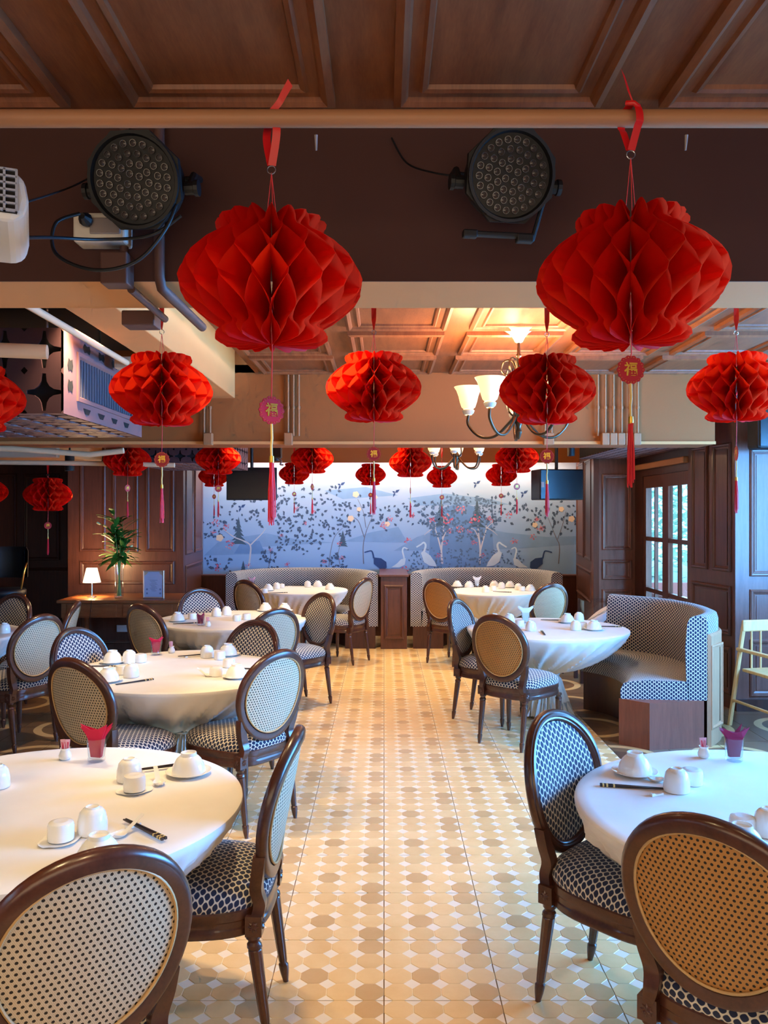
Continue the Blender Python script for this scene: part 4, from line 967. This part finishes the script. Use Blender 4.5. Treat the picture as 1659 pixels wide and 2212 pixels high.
# ================================================================== tables
ZT = .72
def rid(x): return 1-2*abs(math.sin(x))**.7
def cloth_mesh(R, ztop, seed, rc=.095, zc=.36):
    rr = random.Random(seed); ph = [rr.random()*6.28 for _ in range(6)]; mb = MB(); rings = []; NA = 240
    prof = [(.001, ztop, 0), (R*.5, ztop, 0), (R*.93, ztop, 0), (R*.985, ztop-.001, 0), (R, ztop-.006, 0), (R*1.002, ztop-.016, .0), (R*.998, ztop-.03, .02)]
    for i in range(1, 15):
        p = i/14*PI/2; q = i/14
        r = rc+(R-rc)*(.62*math.cos(p)+.38*(1-q)); z = zc+(ztop-.03-zc)*(1-(.55*math.sin(p)+.45*q)); prof.append((r, z, .06+.94*q**.6))
    for r, z, k in ((rc*.98, zc-.012, 1), (rc*1.08, zc-.05, 1), (rc*1.35, zc-.13, 1), (rc*1.75, zc-.23, 1), (rc*2.15, .02, 1.1)): prof.append((r, z, k*(1.0 if z > zc-.02 else 1.3)))
    for r, z, k in prof:
        ring = []
        for j in range(NA):
            a = 2*PI*j/NA; tw = a+.45*k
            w_ = .62*rid(10*tw+ph[0]+.5*math.sin(2*a+ph[1]))+.48*rid(18*tw+ph[2]+.5*math.sin(3*a+ph[3]))+.28*math.sin(31*tw+ph[4])
            amp = k*.060*(.30+.70*min(1, r/.35))*(.55 if z < zc else 1); rr_ = max(.0005, r+w_*amp*(1 if r > .01 else 0)); ring.append((rr_*math.cos(a), rr_*math.sin(a), z))
        rings.append(ring)
    mb.skin(rings, True, True, False); return mb
TABLES = {}
def table(key, x, y, R, label, seed, h=ZT):
    t = thing('round_table', label, 'table', (x, y, 0), seed*.7, 'round tables in white cloths')
    cloth_mesh(R, h, seed).build('tablecloth', 'linen', t, smooth=50)
    MB().tube([(.103*math.cos(a), .103*math.sin(a), .352) for a in [2*PI*k/24 for k in range(24)]], .006, 6, closed=True).build('cinch_cord', 'linen', t, smooth=60)
    TABLES[key] = (x, y, R); return t
table('a', -1.126, 2.70, .655, 'cream-lit near round table with a red napkin tumbler, cut by the picture edge', 1)
table('b', 1.30, 2.65, .672, 'blue-lit near round table with a plum napkin tumbler', 2)
table('c', -1.2, 5.03, .69, 'second round table with place settings and a gathered white cloth', 3)
table('d', -1.357, 7.35, .66, 'third round table, below the console lamp and frame', 4)
table('e', -.99, 10.15, .545, 'far round table with the pink napkin, inside the booth', 5)
table('f', 1.34, 6.80, .655, 'blue-lit middle table beside the curved side booth', 6)
table('g', 1.32, 9.98, .545, 'far round table with the white napkin vase, inside the booth', 7)
table('h', -3.52, 6.45, .655, 'round table just showing at the picture edge', 8)
# ================================================================== curved booths
def bench(label, I, O, zs0=.27, zs1=.455, zb=.93, shell=False, base='wood_bench'):
    t = thing('curved_booth', label, 'booth', (0, 0, 0)); N_ = len(I)
    I = [Vector(p) for p in I]; O = [Vector(p) for p in O]
    arc = [0]
    for k in range(1, N_): arc.append(arc[-1]+(((O[k]+I[k])/2)-((O[k-1]+I[k-1])/2)).length)
    def sweepsec(sec_fn, closed=True):
        mb = MB(); rings = []; uvs = []
        for k in range(N_):
            e = (O[k]-I[k]); L_ = e.length; e = e/L_; sec = sec_fn(L_); ring = []; v = 0; prev = None
            for s_, z in sec:
                if prev: v += math.hypot(s_-prev[0], z-prev[1])
                prev = (s_, z); ring.append(I[k]+e*s_+V(0, 0, z)); uvs.append((arc[k], v))
            rings.append(ring)
        mb.skin(rings, True, False, False, uvs)
        for k in (0, N_-1):
            L_ = (O[k]-I[k]).length; mb.add(rings[k], [tuple(range(len(rings[k])))], [(s_, z) for s_, z in sec_fn(L_)])
        return mb
    sweepsec(lambda L: [(.05, 0), (.05, zs0), (L-.03, zs0), (L-.03, 0)]).build('base', base, t, smooth=30)
    sweepsec(lambda L: [(0, zs0), (-.004, zs0+.05), (0, zs1-.05), (.02, zs1-.012), (.06, zs1), (.2, zs1+.012), (L-.13, zs1+.005), (L-.13, zs0)]).build('seat_cushion', 'fabric_dots', t, smooth=50)
    sweepsec(lambda L: [(L-.135, zs0), (L-.150, zs1+.06), (L-.155, .70), (L-.140, zb-.05), (L-.120, zb-.012), (L-.09, zb), (L-.04, zb), (L-.012, zb-.012), (L, zb-.05), (L, zs0)]).build('backrest', 'fabric_dots', t, smooth=50)
    if shell: sweepsec(lambda L: [(L-.005, 0), (L-.005, .80), (L+.012, .80), (L+.025, .785), (L+.025, 0)]).build('outer_shell', 'wood_bench_end', t, smooth=30)
    return t
def half(cx, cy, ri, ro, ext, n=28):
    I, O = [], []
    I.append((cx+ri, cy-ext, 0)); O.append((cx+ro, cy-ext, 0))
    for k in range(n+1):
        a = PI*k/n; I.append((cx+ri*math.cos(a), cy+ri*.9*math.sin(a), 0)); O.append((cx+ro*math.cos(a), cy+ro*math.sin(a), 0))
    I.append((cx-ri, cy-ext, 0)); O.append((cx-ro, cy-ext, 0)); return I, O
I, O = half(-1.005, 10.18, .48, .93, .06); bench('curved dotted booth on the television side below the mural', I, O, base='wood_dark')
I, O = half(1.255, 10.18, .48, .93, .06); bench('curved dotted booth below the cranes of the mural', I, O, base='wood_dark')
I = catmull([(1.66, 6.98, 0), (1.80, 6.80, 0), (1.86, 6.56, 0), (1.84, 6.30, 0), (1.78, 6.12, 0), (1.70, 5.94, 0)], 5)
O = catmull([(2.08, 7.50, 0), (2.40, 7.16, 0), (2.54, 6.76, 0), (2.54, 6.36, 0), (2.46, 6.10, 0), (2.30, 5.88, 0)], 5)
t = bench('curved dotted booth with a timber end panel beside the high chair', I, O, shell=True, base='wood_dark', zs0=.33)
MB().add([(1.69, 5.955, 0), (1.861, 5.80, 0), (2.27, 5.872, 0), (1.69, 5.955, .33), (1.861, 5.80, .33), (2.27, 5.872, .33), (2.0, 6.1, 0), (2.0, 6.1, .33)], [(0, 1, 4, 3), (1, 2, 5, 4), (3, 4, 5, 7), (2, 6, 7, 5), (0, 3, 7, 6)]).build('end_panel', 'wood_bench', t)
A = V(2.30, 5.86, 0); B = V(2.48, 6.07, 0); u = (B-A).normalized(); n = V(u.y, -u.x, 0)
moulding(A, u, Z_, n, .03, (B-A).length-.01, .12, .72, [(0, 0), (0, .012), (.012, .016), (.02, .004), (.03, .002)]).build('panel_moulding', 'wood_bench_end', t)
# ================================================================== tableware
ZP = ZT+.001
BOWL = mesh_of(MB().lathe([(.058, 0), (.0605, .001), (.060, .010), (.055, .030), (.044, .050), (.034, .060), (.029, .063), (.028, .074), (.025, .074), (.024, .066), (0, .064)], 32), 'rice_bowl', 'porcelain', 45)
PLATE = mesh_of(MB().lathe([(0, .004), (.045, .004), (.055, .006), (.080, .015), (.082, .014), (.058, .001), (.045, 0), (0, 0)], 36), 'side_plate', 'porcelain', 40)
CUP = mesh_of(MB().lathe([(.041, 0), (.0435, .001), (.044, .012), (.043, .035), (.037, .060), (.028, .071), (.021, .073), (.020, .078), (.018, .078), (.017, .074), (0, .073)], 28), 'tea_cup', 'porcelain', 45)
CUPS = mesh_of(MB().lathe([(.033, 0), (.036, .001), (.037, .01), (.037, .040), (.034, .050), (.022, .054), (.018, .054), (0, .053)], 28), 'small_cup', 'porcelain', 45)
mb = MB(); rings = []
for i in range(13):
    q = i/12; x = -.035+.115*q
    if q < .5: w_ = .020*math.sin(PI*min(1, .12+q/.5*.80))+.002; z = .012*(abs(q-.25)/.25)**2*.6
    else: w_ = .0085-.002*(q-.5); z = .008+.030*(q-.5)/.5
    dp = .010 if q < .45 else .004
    rings.append([(x, -w_, z+dp), (x, -w_*.55, z), (x, w_*.55, z), (x, w_, z+dp), (x, w_*.5, z+.004), (x, -w_*.5, z+.004)])
SPOON = mesh_of(mb.skin(rings, True, True, True), 'soup_spoon', 'porcelain', 50)
mb = MB(); 
def stickbody(mb, x0, x1, r0, r1, m): mb.skin([[(x0, a*r0, b*r0+.004) for a, b in ((-1, -1), (1, -1), (1, 1), (-1, 1))], [(x1, a*r1, b*r1+.004) for a, b in ((-1, -1), (1, -1), (1, 1), (-1, 1))]], True, True, True, None, m)
stickbody(mb, -.11, .062, .0019, .0033, 0); stickbody(mb, .062, .068, .0036, .0036, 1); stickbody(mb, .068, .085, .0034, .0035, 0); stickbody(mb, .085, .091, .0038, .0038, 1); stickbody(mb, .091, .098, .0036, .0036, 0); stickbody(mb, .098, .104, .0038, .0038, 1); stickbody(mb, .104, .112, .0037, .0037, 0)
STICK = mesh_of(mb, 'chopstick', ['chopstick_dark', 'gold_thread'])
REST = mesh_of(MB().skin([[(x, -.009*w_, 0), (x, .009*w_, 0), (x, .007*w_, h_), (x, -.007*w_, h_)] for x, w_, h_ in ((-.022, 1, .009), (-.012, .8, .006), (0, .7, .004), (.012, .8, .006), (.022, 1, .009))], True, True, True), 'chopstick_rest', 'porcelain', 40)
mb = MB(); rn = random.Random(2); rings = []
for r in (.0, .02, .038, .05):
    rings.append([(max(r, .0003)*math.cos(a)*(1+.22*abs(math.cos(2*a))*(r > .03)), max(r, .0003)*math.sin(a)*(1+.22*abs(math.cos(2*a))*(r > .03)), (.001 if r < .045 else .002+.006*rn.random())) for a in [2*PI*k/20 for k in range(20)]])
NAPF = mesh_of(mb.skin(rings, True, True, False), 'paper_napkin', 'tissue', 50)
GLASS = mesh_of(MB().lathe([(0, 0), (.028, 0), (.032, .004), (.0325, .014), (.031, .018), (.037, .088), (.0355, .088), (.0295, .018), (.026, .014), (0, .013)], 28), 'tumbler', 'tumbler_glass', 40)
mb = MB().lathe([(.016, 0), (.022, .006), (.0235, .016), (.019, .028), (.0145, .036), (.0165, .042), (.0185, .044), (.0165, .044), (.012, .036), (.012, .02), (0, .02)], 24); HOLD = mesh_of(mb, 'toothpick_holder', 'porcelain', 45)
SACH = mesh_of(MB().box(-.0085, .0085, -.0012, .0012, 0, .055), 'toothpick_sachet', 'napkin_pink'); SPR = mesh_of(MB().box(-.004, .004, -.0016, .0016, .012, .045), 'print', 'pink_print')
def item(me, name, x, y, z, rz, label, cat, group=None, sub=None):
    o = bpy.data.objects.new(name, me); COL.objects.link(o); o.location = (x, y, z); o.rotation_euler = (0, 0, rz); tag(o, label, cat, group)
    return o
USED = {}
def uniq(s): USED[s] = USED.get(s, 0)+1; return s
def put(me, name, cat, px, py, label, rz=0, dz=0, group=None):
    c = P(px, py, ZP); return item(me, name, c.x, c.y, ZP+dz, rz, label, cat, group)
def bowl(px, py, where, plate=True):
    if plate: put(PLATE, 'side_plate', 'plate', px, py, 'white plate under the rice bowl '+where, 0, 0, 'white side plates')
    put(BOWL, 'rice_bowl', 'bowl', px, py, 'upturned white rice bowl '+where, 0, .0055 if plate else 0, 'upturned rice bowls')
def cup(px, py, where, small=False): put(CUPS if small else CUP, 'tea_cup', 'cup', px, py, ('small ' if small else '')+'upturned white tea cup '+where, 0, 0, 'upturned tea cups')
def sticks(px, py, ang, where, rest=True):
    c = P(px, py, ZP); d = V(math.cos(ang), math.sin(ang), 0); n = V(-d.y, d.x, 0); rz = ang
    for s, w_ in ((-1, 'nearer'), (1, 'farther')):
        if n.y < 0: s = -s
        item(STICK, 'chopstick', c.x+n.x*.0046*s, c.y+n.y*.0046*s, ZP+(.006 if rest else 0), rz+s*.008, '%s dark chopstick %s' % (w_, where), 'chopstick', 'dark chopsticks')
    if rest: item(REST, 'chopstick_rest', c.x-d.x*.06, c.y-d.y*.06, ZP, rz+PI/2, 'white chopstick rest '+where, 'chopstick rest', 'white chopstick rests')
def spoon(px, py, ang, where): put(SPOON, 'soup_spoon', 'spoon', px, py, 'white soup spoon '+where, ang, 0, 'white soup spoons')
def napkin_glass(px, py, where, mat, spread=.060, hgt=.062, n=5, colour='red', rz=0):
    c = P(px, py, ZP); item(GLASS, 'tumbler', c.x, c.y, ZP, 0, 'clear tumbler of %s napkins %s' % (colour, where), 'glass', 'napkin tumblers')
    for k in range(n):
        q = (k-(n-1)/2)/max(1, n-1); mb = MB(); y = q*.030; hh = .088+hgt*(.86+.14*math.cos(k*2.2)); e = spread*(1-.25*abs(q))
        pts = [(-.020, y*.55, .016), (.020, y*.55, .016), (.030, y*.8, .088), (e*1.0, y*1.3+.004, hh), (e*.35, y*1.4, hh-.018-.004*k), (-e*.25, y*1.4, hh-.022), (-e, y*1.3-.004, hh-.002*k), (-.030, y*.8, .088)]
        mb.skin([[V(a, b, z_) for a, b, z_ in pts], [V(a, b+.0016, z_) for a, b, z_ in pts]], True, True, True)
        o = mb.build('paper_napkin', mat); o.location = (c.x, c.y, ZP); o.rotation_euler = (0, 0, rz+q*.25)
        tag(o, 'folded %s napkin fanned in the tumbler %s' % (colour, where), 'napkin', '%s napkins in the tumbler %s' % (colour, where))
def holder(px, py, where, n=3, pink=True):
    c = P(px, py, ZP); item(HOLD, 'toothpick_holder', c.x, c.y, ZP, 0, 'small white toothpick holder '+where, 'toothpick holder', 'toothpick holders')
    for k in range(n):
        o = item(SACH, 'toothpick_sachet', c.x+(k-1)*.004, c.y+(k-1)*.003, ZP+.022, .3*k-.2, 'paper toothpick sachet in the white holder '+where, 'sachet', 'toothpick sachets in the holder '+where); o.rotation_euler = (.06*k, .10*(k-1), .3*k-.2)
        if pink: link(SPR, 'print', o)
# --- cream-lit near table
W = 'on the cream-lit near table'
bowl(407, 1672, 'beside the aisle '+W); spoon(343, 1694, 2.0, 'beside the aisle '+W); cup(279, 1685, 'behind the wrapped cup '+W)
put(NAPF, 'paper_napkin', 'napkin', 290, 1709, 'white tissue spread under a small cup '+W, .3); put(CUPS, 'tea_cup', 'cup', 290, 1709, 'small white cup standing on a tissue '+W, 0, .004)
sticks(340, 1663, .45, 'behind the bowl '+W, True)
cup(199, 1798, 'next to the nearest chair '+W); put(NAPF, 'paper_napkin', 'napkin', 128, 1818, 'white tissue under the nearest small cup '+W, .8); put(CUPS, 'tea_cup', 'cup', 131, 1816, 'nearest small white cup on a tissue '+W, 0, .004)
bowl(213, 1865, 'behind the nearest cane chair '+W); sticks(310, 1797, -.753, 'next to the nearest chair '+W, True); spoon(262, 1806, 1.0, 'next to the nearest chair '+W)
napkin_glass(208, 1644, W, 'napkin_red', .062, .058, 6, 'red', -.1); holder(140, 1640, W); cup(-8, 1700, 'cut by the picture edge '+W)
# --- blue-lit near table
W = 'on the blue-lit near table'
bowl(1371, 1672, 'opposite the dotted chair '+W); spoon(1421, 1688, -.4, 'opposite the dotted chair '+W); cup(1461, 1708, 'standing in front of the small cup '+W); cup(1494, 1693, 'behind the taller cup '+W, True)
sticks(1368, 1702, 2.95, 'opposite the dotted chair '+W, False); put(REST, 'chopstick_rest', 'chopstick rest', 1418, 1718, 'white chopstick rest in front of the chopsticks '+W, .3)
napkin_glass(1585, 1643, W, 'napkin_plum', .062, .045, 4, 'plum', .12); holder(1520, 1636, W, 2)
cup(1603, 1800, 'behind the amber cane chair '+W, True); cup(1660, 1802, 'cut by the picture edge '+W); bowl(1603, 1842, 'behind the amber cane chair '+W)
# --- second table
W = 'on the second table'
bowl(243, 1432, 'by the side room '+W); cup(279, 1431, 'mid-row by the side room '+W); cup(303, 1430, 'ending the row by the side room '+W, True); sticks(215, 1440, .02, 'by the side room '+W, False)
bowl(233, 1472, 'at the cane chair '+W); cup(283, 1462, 'in front at the cane chair '+W); cup(264, 1456, 'half hidden at the cane chair '+W, True); sticks(290, 1474, .75, 'at the cane chair '+W, False)
cup(447, 1420, 'first of the trio by the dotted pad '+W); cup(474, 1424, 'in the trio by the dotted pad '+W, True); bowl(492, 1416, 'by the dotted pad '+W); sticks(420, 1418, .5, 'by the dotted pad '+W, True)
cup(494, 1441, 'behind the bowl at the aisle chair '+W, True); cup(466, 1460, 'beside the spoon at the aisle chair '+W, True); spoon(448, 1461, 2.6, 'at the aisle chair '+W); bowl(510, 1464, 'at the aisle chair '+W); sticks(548, 1446, -.2, 'at the aisle chair '+W, False)
napkin_glass(337, 1414, W, 'napkin_red', .050, .035, 4, 'crimson', .2); holder(370, 1410, W, 2, False)
# --- third table
W = 'on the third table'
bowl(383, 1342, 'nearest the console '+W); sticks(402, 1347, .35, 'nearest the console '+W, False); napkin_glass(433, 1351, W, 'napkin_plum', .030, .020, 5, 'dark red', .2); holder(449, 1353, W, 2, False)
cup(467, 1331, 'before the bright blue pad '+W); cup(489, 1328, 'second before the bright blue pad '+W); cup(511, 1341, 'in the middle '+W, True); cup(532, 1338, 'second in the middle '+W, True); bowl(573, 1320, 'by the cream cane chair '+W); bowl(614, 1321, 'by the aisle '+W); cup(415, 1337, 'beside the dark red napkins '+W, True)
# --- far table with the pink napkin
W = 'on the pink-napkin far table'
bowl(579, 1276, 'near the shadowed chair '+W); cup(597, 1272, 'near the shadowed chair '+W); cup(571, 1281, 'in front near the shadowed chair '+W, True); cup(608, 1270, 'behind near the shadowed chair '+W, True); cup(664, 1268, 'first towards the aisle '+W); bowl(686, 1267, 'towards the aisle '+W, False); bowl(712, 1273, 'at the aisle edge '+W, False)
napkin_glass(544, 1268, W, 'napkin_pink', .05, .045, 4, 'pink', .1); sticks(600, 1281, .2, W, False); sticks(648, 1266, .1, 'towards the aisle '+W, False)
# --- blue-lit middle table
W = 'on the blue-lit middle table'
cup(1100, 1345, 'beside the pale napkins '+W); cup(1122, 1353, 'in front beside the pale napkins '+W, True); cup(1146, 1362, 'nearest the amber chair '+W); cup(1068, 1345, 'behind the amber chair back '+W)
bowl(1225, 1345, 'at the far edge '+W); cup(1250, 1342, 'at the far edge '+W); cup(1243, 1361, 'second by the booth '+W); cup(1258, 1358, 'third by the booth '+W, True); bowl(1283, 1361, 'by the booth '+W); sticks(1312, 1354, -.15, 'by the booth '+W, False); sticks(1173, 1368, 1.5, 'pointing at the amber chair '+W, False); sticks(1195, 1340, -.1, 'at the far edge '+W, False)
napkin_glass(1135, 1345, W, 'napkin_white', .075, .060, 6, 'pale', .1)
# --- far table with the white napkin vase
W = 'on the white-vase far table'
for k, (a, b, s_) in enumerate(((987, 1268, 0), (1013, 1268, 0), (1067, 1267, 0), (1101, 1269, 0), (1145, 1276, 0))):
    bowl(a, b, ('first', 'second', 'third', 'fourth', 'fifth')[k]+' from the aisle '+W, k in (0, 3))
for k, (a, b, s_) in enumerate(((1048, 1279, 0), (1065, 1275, 1), (1083, 1271, 0), (1119, 1274, 0), (1127, 1276, 1))):
    cup(a, b, ('first', 'second', 'third', 'fourth', 'fifth')[k]+' from the aisle '+W, bool(s_))
napkin_glass(1030, 1268, W, 'napkin_white', .060, .055, 5, 'white', .1); sticks(1084, 1279, -.4, W, False)
item(CUP, 'tea_cup', -2.86-.12, 6.5, ZP, 0, 'white tea cup upside down on the table at the picture edge', 'cup', 'upturned tea cups')
# ================================================================== console corner
cs = thing('console_table', 'timber console table with two drawers in front of the panelled wall', 'console table', (-2.885, 9.4, 0))
MB().box(-.68, .68, -.40, .40, .675, .71).build('top', 'wood_console', cs, bevel=.008)
MB().box(-.64, .64, -.36, .36, .515, .675).build('apron', 'wood_console', cs)
for s in (-1, 1):
    dr = MB().box(s*.305-.27, s*.305+.27, -.372, -.36, .53, .66).build('drawer', 'wood_console', cs, bevel=.004)
    MB().lathe([(0, .02), (.010, .018), (.012, .01), (.006, 0)], 12, (s*.305, -.372, .595), axis=(0, -1, 0)).build('knob', 'wood_console', dr)
    for y in (-.33, .33): MB().lathe([(.028, .515), (.03, .50), (.022, .48), (.030, .46), (.030, .40), (.024, .2), (.018, .05), (.022, .04), (.014, 0)], 12, (s*.61, y, 0), cap1=True).build('leg', 'wood_console', cs, smooth=40)
lm = thing('table_lamp', 'small lit table lamp with a white cone shade on the console', 'lamp', (-3.30, 9.35, .71))
MB().lathe([(0, 0), (.055, 0), (.055, .008), (.012, .016), (.008, .03), (.008, .22), (0, .22)], 20).build('base', 'steel', lm, smooth=40)
MB().lathe([(.098, .165), (.060, .325), (.058, .325), (.096, .165)], 28).build('lamp_shade', 'lamp_shade_lit', lm, smooth=60)
lo = light('POINT', (0, 0, 0), 11, (1, .62, .28), (0, 0, 0), 'lamp_bulb', shadow_soft_size=.03); lo.parent = lm; lo.location = (0, 0, .345)
lo = light('POINT', (0, 0, 0), 3, (1, .62, .28), (0, 0, 0), 'lamp_bulb', shadow_soft_size=.03); lo.parent = lm; lo.location = (0, 0, .13)
MB().tube(catmull([(.05, 0, .006), (.1, -.3, .004), (.12, -.36, -.03), (.10, -.35, -.2)], 5), .003, 6).build('cord', 'black_plastic', lm)
vs = thing('glass_vase', 'tall clear glass vase of green stems on the console', 'vase', (-2.96, 9.25, .71))
MB().lathe([(0, 0), (.050, 0), (.052, .01), (.046, .20), (.055, .37), (.053, .37), (.043, .20), (.046, .02), (0, .02)], 28).build('vase', 'tumbler_glass', vs, smooth=50)
pl = thing('flower_stems', 'leafy green lily stems with pale buds in the tall vase', 'flowers', (-2.96, 9.25, .735))
rv = random.Random(4); 
for k in range(9):
    a = 2*PI*k/9+.3; lean = .03+.09*rv.random(); top = .62+.26*rv.random()
    st_ = catmull([(.02*math.cos(a+2.5), .02*math.sin(a+2.5), 0), (.012*math.cos(a), .012*math.sin(a), .34), (lean*math.cos(a), lean*math.sin(a), top)], 6)
    sm = MB().tube(st_, [.0065-.003*i/len(st_) for i in range(len(st_))], 6).build('stem', 'stem_green', pl, smooth=60)
    for q in range(13):
        i = 7+int(q*.45) if 7+int(q*.45) < len(st_) else -1; p = st_[i]+V(0, 0, rv.random()*.05); b = a+rv.random()*6.28; Lf = .15+.13*rv.random(); up = (.3+.9*rv.random()) if q > 3 else (-.35+.7*rv.random())
        d = V(math.cos(b), math.sin(b), up).normalized(); sd = V(-math.sin(b), math.cos(b), 0); wd = .020+.014*rv.random(); mb = MB(); rings = []
        for s_ in range(6):
            u_ = s_/5; c = p+d*Lf*u_+V(0, 0, -.07*u_*u_); ww = wd*math.sin(PI*min(.98, .06+u_*.92)); rings.append([c-sd*ww, c+V(0, 0, -.005), c+sd*ww])
        mb.skin(rings, closed=False).build('leaf', 'leaf_green', sm, smooth=60)
for k in range(7):
    a = rv.random()*6.28; r = .08+.12*rv.random(); z = .42+.40*rv.random(); o = MB().lathe([(0, 0), (.009, .008), (.011, .02), (.013, .045), (.008, .05), (0, .04)], 8, (r*math.cos(a), r*math.sin(a), z), axis=(math.cos(a), math.sin(a), .6)).build('bud', 'petal_cream', pl, smooth=60)
fr = thing('picture_frame', 'pale metal frame with a printed notice standing on the console', 'frame', (-2.56, 9.20, .711), math.radians(-4))
fo = moulding(V(0, 0, 0), X_, Z_, -Y_, -.12, .12, 0, .31, [(0, -.012), (0, .008), (.006, .012), (.014, .008), (.016, 0)]).build('frame', 'frame_champagne', fr)
sh = MB().box(-.106, .106, -.002, .004, .014, .296).build('notice', 'paper_blue', fr); mb = MB()
for k in range(9): mb.box(-.045+.01*(k % 3), .045-.012*((k*2) % 3), -.0032, -.002, .20-.015*k, .2045-.015*k)
tag(mb.build('print_lines', 'print_grey', sh), kind='stuff') if 'print_grey' in MATS else None
for sx in (-1, 1):
    for z in (.055, .10):
        MB().lathe([(0, 0), (.011, 0)], 10, (sx*.075, -.0028, z), axis=(0, -1, 0)).build('ornament', 'print_grey', sh)
    MB().add([(sx*.106, -.0026, .296), (sx*.06, -.0026, .296), (sx*.075, -.0026, .27), (sx*.106, -.0026, .25)], [(0, 1, 2, 3)]).build('corner_ornament', 'print_tan', sh)
MB().box(-.03, .03, .01, .014, 0, .2).build('easel_back', 'frame_champagne', fr)
so = thing('floor_socket', 'white wall socket plate low under the console', 'socket', (-3.12, 9.87, .28)); MB().box(-.07, .07, 0, .028, -.04, .04).build('plate', 'switch_white', so, bevel=.004); MB().box(-.03, .03, -.004, 0, -.015, .015).build('switch', 'switch_white', so)
# ================================================================== high chair
hc = thing('high_chair', 'pale timber high chair at the picture edge beside the curved booth', 'high chair', (3.02, 6.28, 0), math.radians(12))
for sx in (-1, 1):
    MB().tube([(sx*.26, -.27, 0), (sx*.20, -.18, .62)], .018, 8).build('leg', 'wood_pale', hc); MB().tube([(sx*.26, .27, 0), (sx*.18, .20, .82)], .018, 8).build('leg', 'wood_pale', hc)
    MB().obox(V(sx*.205, 0, .60), Y_, Z_, X_, -.22, .24, -.012, .012, -.022, .022).build('armrest', 'wood_pale', hc, bevel=.006); MB().tube([(sx*.245, -.24, .2), (sx*.245, .25, .2)], .012, 8).build('stretcher', 'wood_pale', hc)
MB().box(-.2, .2, -.19, .2, .43, .455).build('seat', 'wood_pale', hc, bevel=.006)
MB().box(-.25, .25, -.245, -.215, .20, .235).build('foot_rail', 'wood_pale', hc, bevel=.005)
MB().box(-.2, .2, .185, .21, .74, .83).build('top_rail', 'wood_pale', hc, bevel=.01)
for k in range(4): MB().tube([(-.12+k*.08, .195, .45), (-.12+k*.08, .195, .75)], .008, 8).build('spindle', 'wood_pale', hc)
# ================================================================== acrylic holder on a stand behind the middle table
sd = thing('side_stand', 'dark low timber stand behind the blue-lit middle table', 'stand', (2.10, 8.2, 0))
MB().box(-.20, .20, -.16, .16, .44, .47).build('top', 'wood_dark', sd, bevel=.004)
for sx in (-1, 1):
    for y in (-.13, .13): MB().box(sx*.17-.018, sx*.17+.018, y-.018, y+.018, 0, .44).build('leg', 'wood_dark', sd)
ac = thing('acrylic_box', 'clear acrylic box with white cloths behind the blue-lit middle table', 'box', (2.12, 8.2, .471))
for b in ((-.17, .17, -.13, -.126, 0, .33), (-.17, .17, .126, .13, 0, .33), (-.17, -.166, -.126, .126, 0, .33), (.166, .17, -.126, .126, 0, .33)): MB().box(*b).build('acrylic_side', 'acrylic', ac)
for k in range(6):
    mb = MB(); e = []
    for i in range(7):
        q = i/6; e.append([(-.12+.24*q, -.10+k*.034, .02+.17*q+.006*math.sin(9*q+k)), (-.12+.24*q, -.085+k*.034, .02+.17*q+.01), (-.12+.24*q, -.085+k*.034, .10+.17*q+.01*math.sin(5*q+k)), (-.12+.24*q, -.10+k*.034, .095+.17*q)])
    o = mb.skin(e, True, True, True).build('folded_cloth', 'cloth_fold_white', None, smooth=60); o.location = (2.12, 8.2, .471); tag(o, 'white folded cloth, one of those tilted in the acrylic box', 'cloth', 'folded cloths in the acrylic box')
# ================================================================== black padded stool in the dark recess
bs = thing('bar_stool', 'black padded bar stool with a brass frame in the dark recess', 'stool', (-4.1, 8.9, 0))
MB().skin([[(.24*math.cos(a)*s_, .22*math.sin(a)*s_, z) for a in [2*PI*k/24 for k in range(24)]] for s_, z in ((.9, .76), (1, .79), (1, .83), (.9, .85), (.01, .855))], True, True, False).build('seat', 'black_plastic', bs, smooth=50)
mb = MB(); mb.skin([[(.24*math.cos(a)*q, .22*math.sin(a)*q, z) for a in [PI*.05+PI*.9*k/16 for k in range(17)]] for q, z in ((.95, .95), (1.06, .97), (1.08, 1.25), (1.0, 1.29), (.93, 1.25), (.92, .97), (.95, .95))], closed=False).build('backrest', 'black_plastic', bs, smooth=50)
for sx in (-1, 1):
    for sy in (-1, 1): MB().tube([(sx*.22, sy*.2, 0), (sx*.17, sy*.15, .77)], .012, 8).build('leg', 'brass', bs)
    MB().tube(catmull([(sx*.2, -.02, .80), (sx*.25, -.05, 1.02), (sx*.25, .0, 1.1), (sx*.22, .1, 1.12)], 5), .010, 8).build('arm_rail', 'brass', bs, smooth=60)
MB().tube([(.21*math.cos(a), .19*math.sin(a), .3) for a in [2*PI*k/20 for k in range(20)]], .009, 8, closed=True).build('foot_ring', 'brass', bs)
